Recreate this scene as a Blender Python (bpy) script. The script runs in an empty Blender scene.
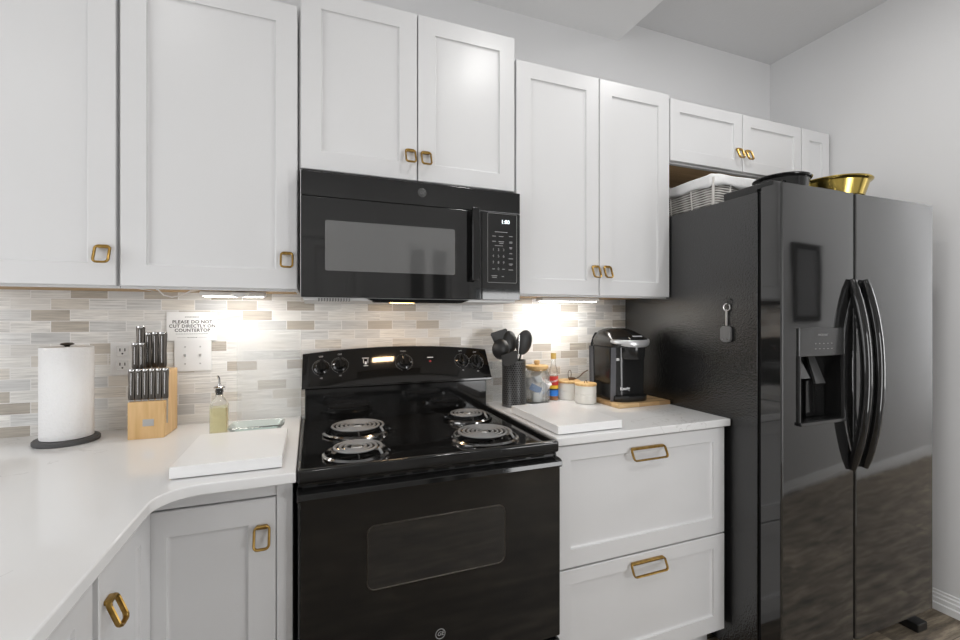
import bpy, bmesh, math, random
from mathutils import Vector, Matrix
PI = math.pi
random.seed(4)
sc = bpy.context.scene
COL = sc.collection

# ------------------------------------------------------------------ camera
cam = bpy.data.cameras.new('camera')
cam.sensor_width = 36.0
cam.lens = 441.03 / 960 * 36.0
cam.shift_x = -0.12 / 960
cam.shift_y = -2.82 / 960
cam.clip_start = 0.02
co = bpy.data.objects.new('camera', cam)
COL.objects.link(co)
co.location = (0.0324, -1.875, 1.3009)
co.rotation_euler = (PI / 2, 0, -math.radians(21.021))
sc.camera = co

# ------------------------------------------------------------------ world, exposure, lights
sc.view_settings.view_transform = 'Standard'
sc.view_settings.look = 'None'
sc.view_settings.gamma = 1
sc.view_settings.use_curve_mapping = False
sc.view_settings.exposure = 0.15
w = bpy.data.worlds.new('sky')
sc.world = w
w.use_nodes = True
w.node_tree.nodes['Background'].inputs['Color'].default_value = (0.9, 0.95, 1, 1)
w.node_tree.nodes['Background'].inputs['Strength'].default_value = 0.5


def area(name, loc, aim, sx, sy, power, color=(1, 1, 1), shape='RECTANGLE', spread=180):
    l = bpy.data.lights.new(name, 'AREA')
    l.shape = shape
    l.size = sx
    l.size_y = sy
    l.energy = power
    l.color = color
    l.spread = math.radians(spread)
    o = bpy.data.objects.new(name, l)
    COL.objects.link(o)
    o.location = loc
    o.rotation_euler = Vector(aim).to_track_quat('-Z', 'Y').to_euler()
    return o


area('side_fill', (-2.28, -1.75, 1.55), (1, 0, -0.02), 1.7, 1.5, 24, (1, 1, 1))  # soft fill added at the made-up side window
area('rear_fill', (1.97, -3.12, 0.93), (0, 1, 0.0), 0.62, 1.25, 19, (1, 1, 1))  # added low fill for the lower cupboards, set at an invented window
area('hall_fill', (6.12, -1.53, 1.45), (-1, 0, 0), 0.85, 1.9, 30, (1, 1, 1))  # added light that brightens the hall wall mirrored in the fridge
CANS_AND_FILLS = [(0.92, -1.12), (-0.55, -1.2), (0.1, -2.4), (-1.6, -2.3), (1.3, -2.5)]  # first can follows from its highlight; the others are added for even fill
for (x, y), pw in zip(CANS_AND_FILLS, (4.6, 1.0, 2.8, 2.8, 2.8)):
    area('can_or_fill_lamp', (x, y, 2.722), (0, 0, -1), 0.13, 0.13, pw, (1, 0.99, 0.975), 'DISK')
for (x, y), pw in [((1.80, -1.05), 4.5), ((3.8, -1.5), 5), ((5.2, -1.5), 9)]:  # three more cans added to brighten the fridge end and the hall
    area('can_or_fill_lamp', (x, y, 2.826), (0, 0, -1), 0.13, 0.13, pw, (1, 0.99, 0.975), 'DISK')


# ------------------------------------------------------------------ materials
MATS = {}


def mat(name, color, rough=0.5, metal=0.0, **kw):
    m = bpy.data.materials.new(name)
    m.use_nodes = True
    p = m.node_tree.nodes['Principled BSDF']
    p.inputs['Base Color'].default_value = (*color, 1) if len(color) == 3 else color
    p.inputs['Roughness'].default_value = rough
    p.inputs['Metallic'].default_value = metal
    for k, v in kw.items():
        p.inputs[{'ior': 'IOR', 'trans': 'Transmission Weight', 'coat': 'Coat Weight', 'crough': 'Coat Roughness', 'spec': 'Specular IOR Level', 'alpha': 'Alpha'}[k]].default_value = v
    MATS[name] = m
    return m


class NT:
    """small node helper"""

    def __init__(s, m):
        s.t = m.node_tree
        s.p = s.t.nodes['Principled BSDF']

    def n(s, typ, **kw):
        nd = s.t.nodes.new(typ)
        for k, v in kw.items():
            setattr(nd, k, v)
        return nd

    def l(s, a, b):
        s.t.links.new(a, b)

    def val(s, sock, v):
        if hasattr(v, 'is_linked'):
            s.l(v, sock)
        else:
            sock.default_value = v

    def m(s, op, a, b=0.0, c=None):
        nd = s.n('ShaderNodeMath', operation=op)
        s.val(nd.inputs[0], a)
        s.val(nd.inputs[1], b)
        if c is not None:
            s.val(nd.inputs[2], c)
        return nd.outputs[0]

    def pos(s, obj=False):
        if obj:
            return s.n('ShaderNodeTexCoord').outputs['Object']
        return s.n('ShaderNodeNewGeometry').outputs['Position']

    def xyz(s, v):
        nd = s.n('ShaderNodeSeparateXYZ')
        s.l(v, nd.inputs[0])
        return nd.outputs

    def vec(s, x, y, z):
        nd = s.n('ShaderNodeCombineXYZ')
        s.val(nd.inputs[0], x)
        s.val(nd.inputs[1], y)
        s.val(nd.inputs[2], z)
        return nd.outputs[0]

    def scale(s, v, sx, sy, sz):
        nd = s.n('ShaderNodeVectorMath', operation='MULTIPLY')
        s.l(v, nd.inputs[0])
        nd.inputs[1].default_value = (sx, sy, sz)
        return nd.outputs[0]

    def noise(s, v, sc, det=3, rough=0.5, out=0):
        nd = s.n('ShaderNodeTexNoise')
        s.l(v, nd.inputs['Vector'])
        nd.inputs['Scale'].default_value = sc
        nd.inputs['Detail'].default_value = det
        nd.inputs['Roughness'].default_value = rough
        return nd.outputs[out]

    def white(s, v):
        nd = s.n('ShaderNodeTexWhiteNoise', noise_dimensions='3D')
        s.l(v, nd.inputs['Vector'])
        return nd.outputs['Value']

    def ramp(s, f, stops, interp='LINEAR'):
        nd = s.n('ShaderNodeValToRGB')
        cr = nd.color_ramp
        cr.interpolation = interp
        while len(cr.elements) < len(stops):
            cr.elements.new(0.5)
        for e, (p, c) in zip(cr.elements, stops):
            e.position = p
            e.color = (*c, 1)
        s.l(f, nd.inputs[0])
        return nd.outputs[0]

    def mix(s, f, a, b, mode='MIX'):
        nd = s.n('ShaderNodeMix', data_type='RGBA', blend_type=mode)
        s.val(nd.inputs[0], f)
        for i, q in ((6, a), (7, b)):
            if hasattr(q, 'is_linked'):
                s.l(q, nd.inputs[i])
            else:
                nd.inputs[i].default_value = (*q, 1)
        return nd.outputs[2]

    def color(s, c):
        s.l(c, s.p.inputs['Base Color'])

    def bump(s, h, strength=0.2, dist=0.002):
        nd = s.n('ShaderNodeBump')
        nd.inputs['Strength'].default_value = strength
        nd.inputs['Distance'].default_value = dist
        s.l(h, nd.inputs['Height'])
        s.l(nd.outputs[0], s.p.inputs['Normal'])


WHITE = mat('white_paint', (0.69, 0.69, 0.695), 0.32)
WALL = mat('wall_paint', (0.74, 0.74, 0.745), 0.85)
n = NT(WALL); n.bump(n.noise(n.pos(), 90, 3), 0.10, 0.002)
CEIL = mat('ceiling_paint', (0.66, 0.66, 0.665), 0.95)
n = NT(CEIL); n.bump(n.noise(n.pos(), 70, 4), 0.25, 0.004)
TRIM = mat('trim_paint', (0.82, 0.82, 0.82), 0.4)
WOODIN = mat('raw_wood', (0.52, 0.33, 0.15), 0.6)
n = NT(WOODIN); n.color(n.ramp(n.noise(n.scale(n.pos(), 1.5, 30, 30), 2.0, 3), [(0.3, (0.42, 0.26, 0.12)), (0.7, (0.60, 0.40, 0.20))]))
BRASS = mat('brass', (0.52, 0.32, 0.09), 0.3, 1.0)
n = NT(BRASS); n.color(n.ramp(n.noise(n.pos(), 60, 2), [(0.3, (0.30, 0.18, 0.045)), (0.75, (0.50, 0.32, 0.10))]))
BLACK = mat('black_enamel', (0.008, 0.008, 0.008), 0.07, ior=1.5)
BLACKS = mat('black_satin', (0.012, 0.012, 0.012), 0.3)
RUBBER = mat('black_gasket', (0.004, 0.004, 0.004), 0.7, spec=0.2)
FRIDGE = mat('fridge_gloss', (0.013, 0.013, 0.013), 0.055, ior=1.85)
n = NT(FRIDGE); n.bump(n.noise(n.scale(n.pos(), 1, 1, 0.7), 5.5, 2), 0.06, 0.01)
FSIDE = mat('fridge_texture', (0.008, 0.008, 0.008), 0.17, ior=1.8)
n = NT(FSIDE); n.bump(n.noise(n.pos(), 150, 2), 0.8, 0.002)
MWGLASS = mat('microwave_glass', (0.010, 0.010, 0.010), 0.05, ior=1.58)
MWWIN = mat('microwave_screen', (0.10, 0.10, 0.10), 0.06, ior=1.9)
n = NT(MWWIN)
px = n.xyz(n.pos()); g1 = n.m('FRACT', n.m('MULTIPLY', px[0], 420)); g2 = n.m('FRACT', n.m('MULTIPLY', px[2], 420))
hole = n.m('MULTIPLY', n.m('GREATER_THAN', g1, 0.35), n.m('GREATER_THAN', g2, 0.35))
n.color(n.mix(hole, (0.14, 0.14, 0.14), (0.06, 0.06, 0.06)))
OVENWIN = mat('oven_glass', (0.016, 0.016, 0.016), 0.05, ior=1.6)
CHROME = mat('chrome', (0.62, 0.62, 0.62), 0.14, 1.0)
PAN = mat('dark_chrome', (0.22, 0.22, 0.22), 0.12, 1.0)
STEEL = mat('brushed_steel', (0.55, 0.55, 0.55), 0.3, 1.0)
DSTEEL = mat('dark_steel', (0.10, 0.09, 0.08), 0.28, 0.9)
COIL = mat('heating_coil', (0.27, 0.27, 0.27), 0.5, 0.4)
ALU = mat('light_grey_metal', (0.72, 0.72, 0.72), 0.45, 0.2)
INK = mat('black_ink', (0.015, 0.015, 0.015), 0.9, spec=0.1)
GREYINK = mat('grey_print', (0.30, 0.30, 0.30), 0.8, spec=0.2)
WINK = mat('white_print', (0.75, 0.75, 0.75), 0.5)
PAPER = mat('paper', (0.88, 0.88, 0.88), 0.9, spec=0.1)
PLASTIC = mat('white_plastic', (0.85, 0.85, 0.85), 0.35)
TOWEL = mat('paper_towel', (0.88, 0.88, 0.885), 0.95)
n = NT(TOWEL)
v = n.n('ShaderNodeTexVoronoi'); n.l(n.pos(), v.inputs['Vector']); v.inputs['Scale'].default_value = 160
n.bump(v.outputs[0], 0.5, 0.003)
SLATE = mat('slate', (0.07, 0.07, 0.072), 0.55)
PINE = mat('pale_wood', (0.70, 0.45, 0.20), 0.45)
n = NT(PINE); n.color(n.ramp(n.noise(n.scale(n.pos(), 45, 45, 4), 1.6, 4), [(0.3, (0.60, 0.37, 0.15)), (0.7, (0.74, 0.50, 0.25))]))
BAMBOO = mat('bamboo', (0.72, 0.47, 0.20), 0.45)
n = NT(BAMBOO); n.color(n.ramp(n.noise(n.scale(n.pos(), 6, 80, 6), 1.5, 3), [(0.3, (0.62, 0.38, 0.14)), (0.7, (0.78, 0.54, 0.26))]))
BUTCHER = mat('butcher_block', (0.6, 0.38, 0.18), 0.45)
n = NT(BUTCHER)
q = n.xyz(n.pos()); st = n.m('FLOOR', n.m('MULTIPLY', q[1], 40))
sg = n.m('FLOOR', n.m('ADD', n.m('MULTIPLY', q[0], 9), n.m('MULTIPLY', st, 0.37)))
c0 = n.ramp(n.white(n.vec(st, sg, 1.0)), [(0, (0.16, 0.08, 0.03)), (0.5, (0.42, 0.25, 0.11)), (1, (0.66, 0.46, 0.24))])
n.color(n.mix(0.3, c0, n.ramp(n.noise(n.scale(n.pos(), 8, 90, 20), 1.5, 3), [(0.3, (0.45, 0.27, 0.10)), (0.7, (0.8, 0.58, 0.32))])))
GLASS = mat('clear_glass', (0.96, 0.98, 0.97), 0.02, trans=1.0, ior=1.45, alpha=0.55)
GREENGLASS = mat('greenish_glass', (0.80, 0.92, 0.90), 0.05, trans=1.0, ior=1.45, alpha=0.85)
ACRYL = mat('clear_acrylic', (0.90, 0.92, 0.92), 0.12, alpha=0.16)
OIL = mat('cooking_oil', (0.93, 0.89, 0.58), 0.05, trans=0.85, ior=1.2)
SYRUP = mat('amber_syrup', (0.45, 0.17, 0.05), 0.15)
RED = mat('red_label', (0.62, 0.03, 0.02), 0.5)
YELLOW = mat('yellow_label', (0.85, 0.55, 0.03), 0.5)
BLUE = mat('blue_label', (0.03, 0.22, 0.72), 0.5)
NAVY = mat('navy_label', (0.03, 0.03, 0.06), 0.5)
GOLDCAP = mat('gold_cap', (0.62, 0.42, 0.12), 0.35, 0.6)
CERAMIC = mat('cream_ceramic', (0.76, 0.74, 0.69), 0.35)
GOLD = mat('gold_metal', (0.62, 0.46, 0.12), 0.18, 1.0)
BLKPLASTIC = mat('black_plastic', (0.012, 0.012, 0.012), 0.18)
SILICONE = mat('black_silicone', (0.018, 0.018, 0.018), 0.42)
DKCLEAR = mat('smoked_reservoir', (0.13, 0.13, 0.14), 0.1, ior=1.5)
SILVER = mat('silver_plastic', (0.62, 0.62, 0.63), 0.28, 0.6)
CLOTH = mat('white_cloth', (0.85, 0.85, 0.85), 0.9)
n = NT(CLOTH); n.bump(n.noise(n.pos(), 30, 3), 0.4, 0.01)
BRONZE = mat('bronze', (0.16, 0.10, 0.06), 0.4, 0.6)
REDLED = mat('red_lens', (0.35, 0.02, 0.02), 0.3)
WICKER = mat('whitewashed_wicker', (0.50, 0.48, 0.46), 0.8)
FOB = mat('grey_leather', (0.17, 0.17, 0.17), 0.4)
LENS = mat('frosted_lens', (0.85, 0.85, 0.83), 0.5)


def emis(name, color, strength):
    m = mat(name, color, 0.5)
    p = m.node_tree.nodes['Principled BSDF']
    p.inputs['Emission Color'].default_value = (*color, 1)
    p.inputs['Emission Strength'].default_value = strength
    return m


LAMP = emis('lamp_glow', (1, 0.98, 0.94), 9)
UCLAMP = emis('under_cabinet_glow', (1, 0.97, 0.92), 9)
WARM = emis('hood_bulb', (1, 0.62, 0.25), 10)
DISPLAY = emis('display_digits', (0.85, 0.95, 1.0), 1.6)

# quartz countertop
QUARTZ = mat('white_quartz', (0.79, 0.79, 0.79), 0.10, ior=1.5)
n = NT(QUARTZ)
nv = n.noise(n.pos(), 2.2, 5, 0.6)
vein = n.m('ABSOLUTE', n.m('SUBTRACT', nv, 0.5))
mask = n.m('GREATER_THAN', n.noise(n.pos(), 1.3, 2), 0.52)
f = n.m('MULTIPLY', n.m('LESS_THAN', vein, 0.0035), mask)
n.color(n.mix(n.m('MULTIPLY', f, 0.35), (0.78, 0.78, 0.78), (0.5, 0.49, 0.48)))

# mosaic backsplash: pitch 38 mm by 102 mm, half-bond
TILE = mat('stone_mosaic', (0.6, 0.58, 0.55), 0.35)
n = NT(TILE)
P = n.xyz(n.pos())
RH, TW = 0.0378, 0.1022
rz = n.m('DIVIDE', n.m('SUBTRACT', P[2], 1.288 - RH * 20), RH)
row = n.m('FLOOR', rz)
odd = n.m('MODULO', row, 2.0)
cx = n.m('DIVIDE', n.m('ADD', n.m('SUBTRACT', P[0], -0.2079 - TW * 40), n.m('MULTIPLY', odd, TW * 0.5)), TW)
colm = n.m('FLOOR', cx)
fz = n.m('FRACT', rz); fx = n.m('FRACT', cx)
gz = n.m('MINIMUM', fz, n.m('SUBTRACT', 1.0, fz)); gx = n.m('MINIMUM', fx, n.m('SUBTRACT', 1.0, fx))
gd = n.m('MINIMUM', n.m('MULTIPLY', gz, RH), n.m('MULTIPLY', gx, TW))
grout = n.m('LESS_THAN', gd, 0.0011)
idv = n.vec(colm, row, 3.0)
r1 = n.white(idv); r2 = n.white(n.vec(colm, row, 9.0))
base = n.ramp(r1, [(0, (0.74, 0.725, 0.70)), (0.42, (0.84, 0.83, 0.80)), (0.46, (0.70, 0.665, 0.61)), (0.60, (0.75, 0.715, 0.66)), (0.63, (0.47, 0.43, 0.375)), (0.76, (0.54, 0.495, 0.435)), (0.79, (0.60, 0.60, 0.595)), (1, (0.76, 0.76, 0.75))])
sv = n.vec(n.m('ADD', n.m('MULTIPLY', P[0], 5.0), n.m('MULTIPLY', r1, 37.0)), 0.0, n.m('ADD', n.m('MULTIPLY', P[2], 110.0), n.m('MULTIPLY', r2, 91.0)))
streak = n.noise(sv, 1.6, 5, 0.65)
sm = n.m('MULTIPLY', n.m('SUBTRACT', streak, 0.5), n.m('ADD', 0.5, n.m('MULTIPLY', r2, 1.5)))
bright = n.m('ADD', 1.0, n.m('MULTIPLY', sm, 0.9))
tc = n.mix(1.0, base, n.vec(bright, bright, bright), 'MULTIPLY')
n.color(n.mix(grout, tc, (0.84, 0.83, 0.82)))
n.l(n.m('ADD', 0.25, n.m('MULTIPLY', grout, 0.5)), n.p.inputs['Roughness'])
n.bump(n.m('SUBTRACT', n.m('MULTIPLY', streak, 0.15), grout), 0.3, 0.001)

# floor planks
FLOOR = mat('floor_planks', (0.35, 0.28, 0.21), 0.6, spec=0.25)
n = NT(FLOOR)
P = n.xyz(n.pos())
rr = n.m('FLOOR', n.m('DIVIDE', P[1], 0.18))
cc = n.m('FLOOR', n.m('ADD', n.m('DIVIDE', P[0], 1.2), n.m('MULTIPLY', rr, 0.37)))
wn = n.white(n.vec(rr, cc, 1.0))
gr = n.noise(n.vec(n.m('ADD', n.m('MULTIPLY', P[0], 1.4), n.m('MULTIPLY', wn, 30.0)), n.m('MULTIPLY', P[1], 11.0), 0.0), 2.4, 6, 0.7)
c1 = n.ramp(gr, [(0.30, (0.05, 0.043, 0.036)), (0.5, (0.21, 0.17, 0.125)), (0.68, (0.46, 0.39, 0.29))])
tone = n.m('ADD', 0.8, n.m('MULTIPLY', wn, 0.4))
gap = n.m('LESS_THAN', n.m('FRACT', n.m('DIVIDE', P[1], 0.18)), 0.012)
n.color(n.mix(gap, n.mix(1.0, c1, n.vec(tone, tone, tone), 'MULTIPLY'), (0.06, 0.05, 0.04)))

# perforated crock
PERF = mat('perforated_black_metal', (0.03, 0.03, 0.03), 0.35, 0.3)
n = NT(PERF)
P = n.xyz(n.pos(True))
an = n.m('MULTIPLY', n.m('ARCTAN2', P[1], P[0]), 0.0515 / 0.0105)
zz = n.m('DIVIDE', P[2], 0.0091)
r = n.m('FLOOR', zz)
ax = n.m('SUBTRACT', n.m('FRACT', n.m('ADD', n.m('ADD', an, 60.0), n.m('MULTIPLY', n.m('MODULO', r, 2.0), 0.5))), 0.5)
az = n.m('MULTIPLY', n.m('SUBTRACT', n.m('FRACT', zz), 0.5), 0.87)
d = n.m('SQRT', n.m('ADD', n.m('MULTIPLY', ax, ax), n.m('MULTIPLY', az, az)))
zone = n.m('MULTIPLY', n.m('GREATER_THAN', P[2], 0.012), n.m('LESS_THAN', P[2], 0.190))
hole = n.m('MULTIPLY', n.m('LESS_THAN', d, 0.33), zone)
n.color(n.mix(hole, (0.085, 0.085, 0.085), (0.004, 0.004, 0.004)))
n.bump(n.m('SUBTRACT', 1.0, hole), 0.6, 0.001)

# wicker weave
n = NT(WICKER)
P = n.xyz(n.pos(True))
band = n.m('SINE', n.m('MULTIPLY', P[2], 2 * PI / 0.0105))
wv = n.m('SINE', n.m('MULTIPLY', n.m('ADD', P[0], P[1]), 2 * PI / 0.06))
hh = n.m('ADD', n.m('MULTIPLY', band, 0.8), n.m('MULTIPLY', wv, 0.2))
n.color(n.ramp(n.m('ADD', 0.5, n.m('MULTIPLY', hh, 0.5)), [(0.12, (0.10, 0.09, 0.08)), (0.45, (0.52, 0.50, 0.47)), (1, (0.66, 0.64, 0.62))]))
n.bump(hh, 0.8, 0.003)


# ------------------------------------------------------------------ mesh builder
ORG = {}


class B:
    def __init__(s):
        s.bm = bmesh.new()
        s.flat = False

    def box(s, x0, x1, y0, y1, z0, z1, bev=0.0, seg=2, sel=None):
        s.flat = True
        r = bmesh.ops.create_cube(s.bm, size=1.0)
        vs = r['verts']
        for v in vs:
            v.co = Vector(((x0 + x1) / 2 + v.co.x * (x1 - x0), (y0 + y1) / 2 + v.co.y * (y1 - y0), (z0 + z1) / 2 + v.co.z * (z1 - z0)))
        if bev > 0:
            es = list({e for v in vs for e in v.link_edges})
            if sel:
                es = [e for e in es if sel((e.verts[0].co + e.verts[1].co) / 2)]
            bmesh.ops.bevel(s.bm, geom=es, offset=bev, segments=seg, profile=0.5, affect='EDGES')
        return s

    def prism(s, pts, axis, d0, d1, bev=0.0, seg=2):
        """polygon pts in the two other axes (order x,y,z without axis) pushed along axis from d0 to d1"""
        s.flat = True

        def mk(a, b, d):
            return {'x': (d, a, b), 'y': (a, d, b), 'z': (a, b, d)}[axis]
        lo = [s.bm.verts.new(mk(a, b, d0)) for a, b in pts]
        hi = [s.bm.verts.new(mk(a, b, d1)) for a, b in pts]
        k = len(pts)
        fs = [s.bm.faces.new(lo), s.bm.faces.new(hi)]
        for i in range(k):
            fs.append(s.bm.faces.new((lo[i], lo[(i + 1) % k], hi[(i + 1) % k], hi[i])))
        bmesh.ops.recalc_face_normals(s.bm, faces=fs)
        if bev:
            es = list({e for f in fs[:2] for e in f.edges})
            bmesh.ops.bevel(s.bm, geom=es, offset=bev, segments=seg, profile=0.5, affect='EDGES')
        return s

    def lathe(s, prof, c=(0, 0, 0), n=32, axis=(0, 0, 1), sx=1.0, sy=1.0):
        """prof: list of (radius, height)"""
        q = Vector((0, 0, 1)).rotation_difference(Vector(axis).normalized())
        rings = []
        for r, h in prof:
            if r < 1e-6:
                rings.append([s.bm.verts.new(Vector(c) + q @ Vector((0, 0, h)))])
            else:
                rings.append([s.bm.verts.new(Vector(c) + q @ Vector((sx * r * math.cos(2 * PI * i / n), sy * r * math.sin(2 * PI * i / n), h))) for i in range(n)])
        fs = []
        for a, b in zip(rings, rings[1:]):
            for i in range(n):
                j = (i + 1) % n
                if len(a) == 1 and len(b) == 1:
                    break
                if len(a) == 1:
                    fs.append(s.bm.faces.new((a[0], b[j], b[i])))
                elif len(b) == 1:
                    fs.append(s.bm.faces.new((a[i], a[j], b[0])))
                else:
                    fs.append(s.bm.faces.new((a[i], a[j], b[j], b[i])))
        bmesh.ops.recalc_face_normals(s.bm, faces=fs)
        return s

    def cyl(s, p0, p1, r0, r1=None, n=20, bev=0.0):
        r1 = r0 if r1 is None else r1
        p0 = Vector(p0); p1 = Vector(p1); L = (p1 - p0).length
        if bev:
            prof = [(0, 0), (r0 - bev, 0), (r0 - bev * 0.3, bev * 0.3), (r0, bev), (r1, L - bev), (r1 - bev * 0.3, L - bev * 0.3), (r1 - bev, L), (0, L)]
        else:
            prof = [(0, 0), (r0, 0), (r1, L), (0, L)]
        return s.lathe(prof, p0, n, p1 - p0)

    def tube(s, pts, r, n=10, closed=False, ry=None, up=None):
        """swept elliptical section; up keeps the section upright; r may be a list"""
        pts = [Vector(p) for p in pts]
        k = len(pts)
        rings = []
        prev = None
        for i, p in enumerate(pts):
            a = pts[(i - 1) % k] if (closed or i > 0) else pts[i]
            b = pts[(i + 1) % k] if (closed or i < k - 1) else pts[i]
            t = (b - a).normalized()
            if up is not None:
                u = (Vector(up) - t * Vector(up).dot(t)).normalized()
            else:
                if prev is None:
                    h = Vector((0, 0, 1)) if abs(t.z) < 0.9 else Vector((1, 0, 0))
                    u = (h - t * h.dot(t)).normalized()
                else:
                    u = (prev - t * prev.dot(t)).normalized()
            prev = u
            v = t.cross(u)
            rr = r[i] if isinstance(r, (list, tuple)) else r
            r2 = (ry[i] if isinstance(ry, (list, tuple)) else ry) if ry is not None else rr
            rings.append([s.bm.verts.new(p + u * (r2 * math.cos(2 * PI * j / n)) + v * (rr * math.sin(2 * PI * j / n))) for j in range(n)])
        fs = []
        for i in range(k if closed else k - 1):
            a = rings[i]; b = rings[(i + 1) % k]
            for j in range(n):
                fs.append(s.bm.faces.new((a[j], a[(j + 1) % n], b[(j + 1) % n], b[j])))
        if not closed:
            fs.append(s.bm.faces.new(rings[0])); fs.append(s.bm.faces.new(rings[-1]))
        bmesh.ops.recalc_face_normals(s.bm, faces=fs)
        return s

    def sphere(s, c, r, sx=1, sy=1, sz=1, n=20):
        res = bmesh.ops.create_uvsphere(s.bm, u_segments=n, v_segments=n // 2, radius=r)
        for v in res['verts']:
            v.co = Vector(c) + Vector((v.co.x * sx, v.co.y * sy, v.co.z * sz))
        return s

    def loft(s, sections, cap=True):
        """list of equal-length closed loops of points"""
        rings = [[s.bm.verts.new(p) for p in sec] for sec in sections]
        fs = []
        k = len(rings[0])
        for a, b in zip(rings, rings[1:]):
            for j in range(k):
                fs.append(s.bm.faces.new((a[j], a[(j + 1) % k], b[(j + 1) % k], b[j])))
        if cap:
            fs.append(s.bm.faces.new(rings[0])); fs.append(s.bm.faces.new(rings[-1]))
        bmesh.ops.recalc_face_normals(s.bm, faces=fs)
        return s

    def shaker(s, u0, u1, z0, z1, fw, thick, fr=0.064, top=None, bot=None, dep=0.010, ch=0.008, rev=0.002):
        """five-piece door: fw(u, z, d) maps width, height, depth behind the front face to a point"""
        s.flat = True
        t = fr if top is None else top
        b = fr if bot is None else bot

        def ring(i0, i1, k0, k1, d):
            return [s.bm.verts.new(fw(*p)) for p in ((i0, k0, d), (i1, k0, d), (i1, k1, d), (i0, k1, d))]
        e = rev
        R = [ring(u0, u1, z0, z1, thick), ring(u0, u1, z0, z1, e), ring(u0 + e, u1 - e, z0 + e, z1 - e, 0),
             ring(u0 + fr, u1 - fr, z0 + b, z1 - t, 0), ring(u0 + fr + 0.0015, u1 - fr - 0.0015, z0 + b + 0.0015, z1 - t - 0.0015, dep * 0.55),
             ring(u0 + fr + ch, u1 - fr - ch, z0 + b + ch, z1 - t - ch, dep)]
        fs = [s.bm.faces.new(R[0]), s.bm.faces.new(R[-1])]
        for a, c in zip(R, R[1:]):
            for j in range(4):
                fs.append(s.bm.faces.new((a[j], a[(j + 1) % 4], c[(j + 1) % 4], c[j])))
        bmesh.ops.recalc_face_normals(s.bm, faces=fs)
        return s

    def build(s, name, m, parent=None, local=False, angle=35, label=None):
        me = bpy.data.meshes.new(name)
        o0 = Vector((0, 0, 0))
        if parent is not None and not local:
            o0 = ORG[parent.name]
            bmesh.ops.translate(s.bm, verts=s.bm.verts, vec=-o0)
        s.bm.to_mesh(me)
        s.bm.free()
        for p in me.polygons:
            p.use_smooth = True
        me.set_sharp_from_angle(angle=math.radians(angle))
        me.materials.append(m)
        o = bpy.data.objects.new(name, me)
        COL.objects.link(o)
        if s.flat:
            wn_ = o.modifiers.new('weighted_normal', 'WEIGHTED_NORMAL')
            wn_.keep_sharp = True
            wn_.weight = 90
        if parent is not None:
            o.parent = parent
        ORG[o.name] = o0
        if label:
            o['label'] = label
        return o


def tag(o, label, cat, group=None):
    o['label'] = label
    o['category'] = cat
    if group:
        o['group'] = group
    return o


def thing(name, label, cat, loc, group=None, rz=0.0):
    o = bpy.data.objects.new(name, None)
    o.empty_display_size = 0.05
    COL.objects.link(o)
    o.location = loc
    o.rotation_euler = (0, 0, rz)
    ORG[o.name] = Vector(loc)
    return tag(o, label, cat, group)


def copy_tree(o, parent=None):
    c = o.copy()
    COL.objects.link(c)
    if parent is not None:
        c.parent = parent
    for ch in list(o.children):
        copy_tree(ch, c)
    return c


def struct(name, b, m, parent=None):
    o = b.build(name, m, parent)
    o['kind'] = 'structure'
    return o


def text_bm(txt, size, place, depth=0.0004, align='CENTER', shear=0.0, space=1.0, bold=0.0):
    """flat lettering turned into a mesh; place maps (x, y, z) text coordinates into the scene"""
    cu = bpy.data.curves.new('lettering', 'FONT')
    cu.body = txt
    cu.size = size
    cu.extrude = depth
    cu.align_x = align
    cu.align_y = 'CENTER'
    cu.shear = shear
    cu.space_character = space
    cu.offset = bold
    cu.resolution_u = 3
    o = bpy.data.objects.new('lettering', cu)
    COL.objects.link(o)
    dg = bpy.context.evaluated_depsgraph_get()
    me = bpy.data.meshes.new_from_object(o.evaluated_get(dg))
    bpy.data.objects.remove(o)
    b = B()
    b.bm.from_mesh(me)
    bpy.data.meshes.remove(me)
    for v in b.bm.verts:
        v.co = Vector(place(v.co.x, v.co.y, v.co.z))
    return b


def merge(bs):
    b = bs[0]
    for q in bs[1:]:
        me = bpy.data.meshes.new('tmp')
        q.bm.to_mesh(me)
        q.bm.free()
        b.bm.from_mesh(me)
        bpy.data.meshes.remove(me)
    return b


def face_y(cx, cz, y):
    """place lettering on a plane that faces -y"""
    return lambda a, b, c: (cx + a, y - c, cz + b)


# ------------------------------------------------------------------ the room
XR, CZ, SOF, SX = 2.648, 2.839, 2.733, 1.5191
struct('floor', B().box(-2.3, 6.2, -3.3, 0.05, -0.06, 0.0), FLOOR)
wb = struct('wall_back', B().box(-2.4, XR + 0.1, 0.0, 0.1, 0.0, 2.95), WALL)
bs = struct('tile_backsplash', B().box(-2.3, 1.60, -0.004, 0.002, 0.90, 1.42), TILE, wb)
struct('wall_right', B().box(XR, XR + 0.10, -0.88, 0.0, 0.0, 2.95), WALL)
struct('wall_hall', B().box(XR + 0.10, 6.2, -0.88, -0.78, 0.0, 2.95), WALL)
struct('wall_end', B().box(6.2, 6.3, -2.2, -1.98, 0.0, 2.95).box(6.2, 6.3, -1.08, -0.78, 0.0, 2.95).box(6.2, 6.3, -1.98, -1.08, 2.4, 2.95).box(6.2, 6.3, -1.98, -1.08, 0.0, 0.4), WALL)
struct('wall_opposite', B().box(2.5, 6.3, -2.2, -2.1, 0.0, 2.95), WALL)
struct('wall_return', B().box(2.4, 2.5, -3.3, -2.1, 0.0, 2.95), WALL)
rear = B()
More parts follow.
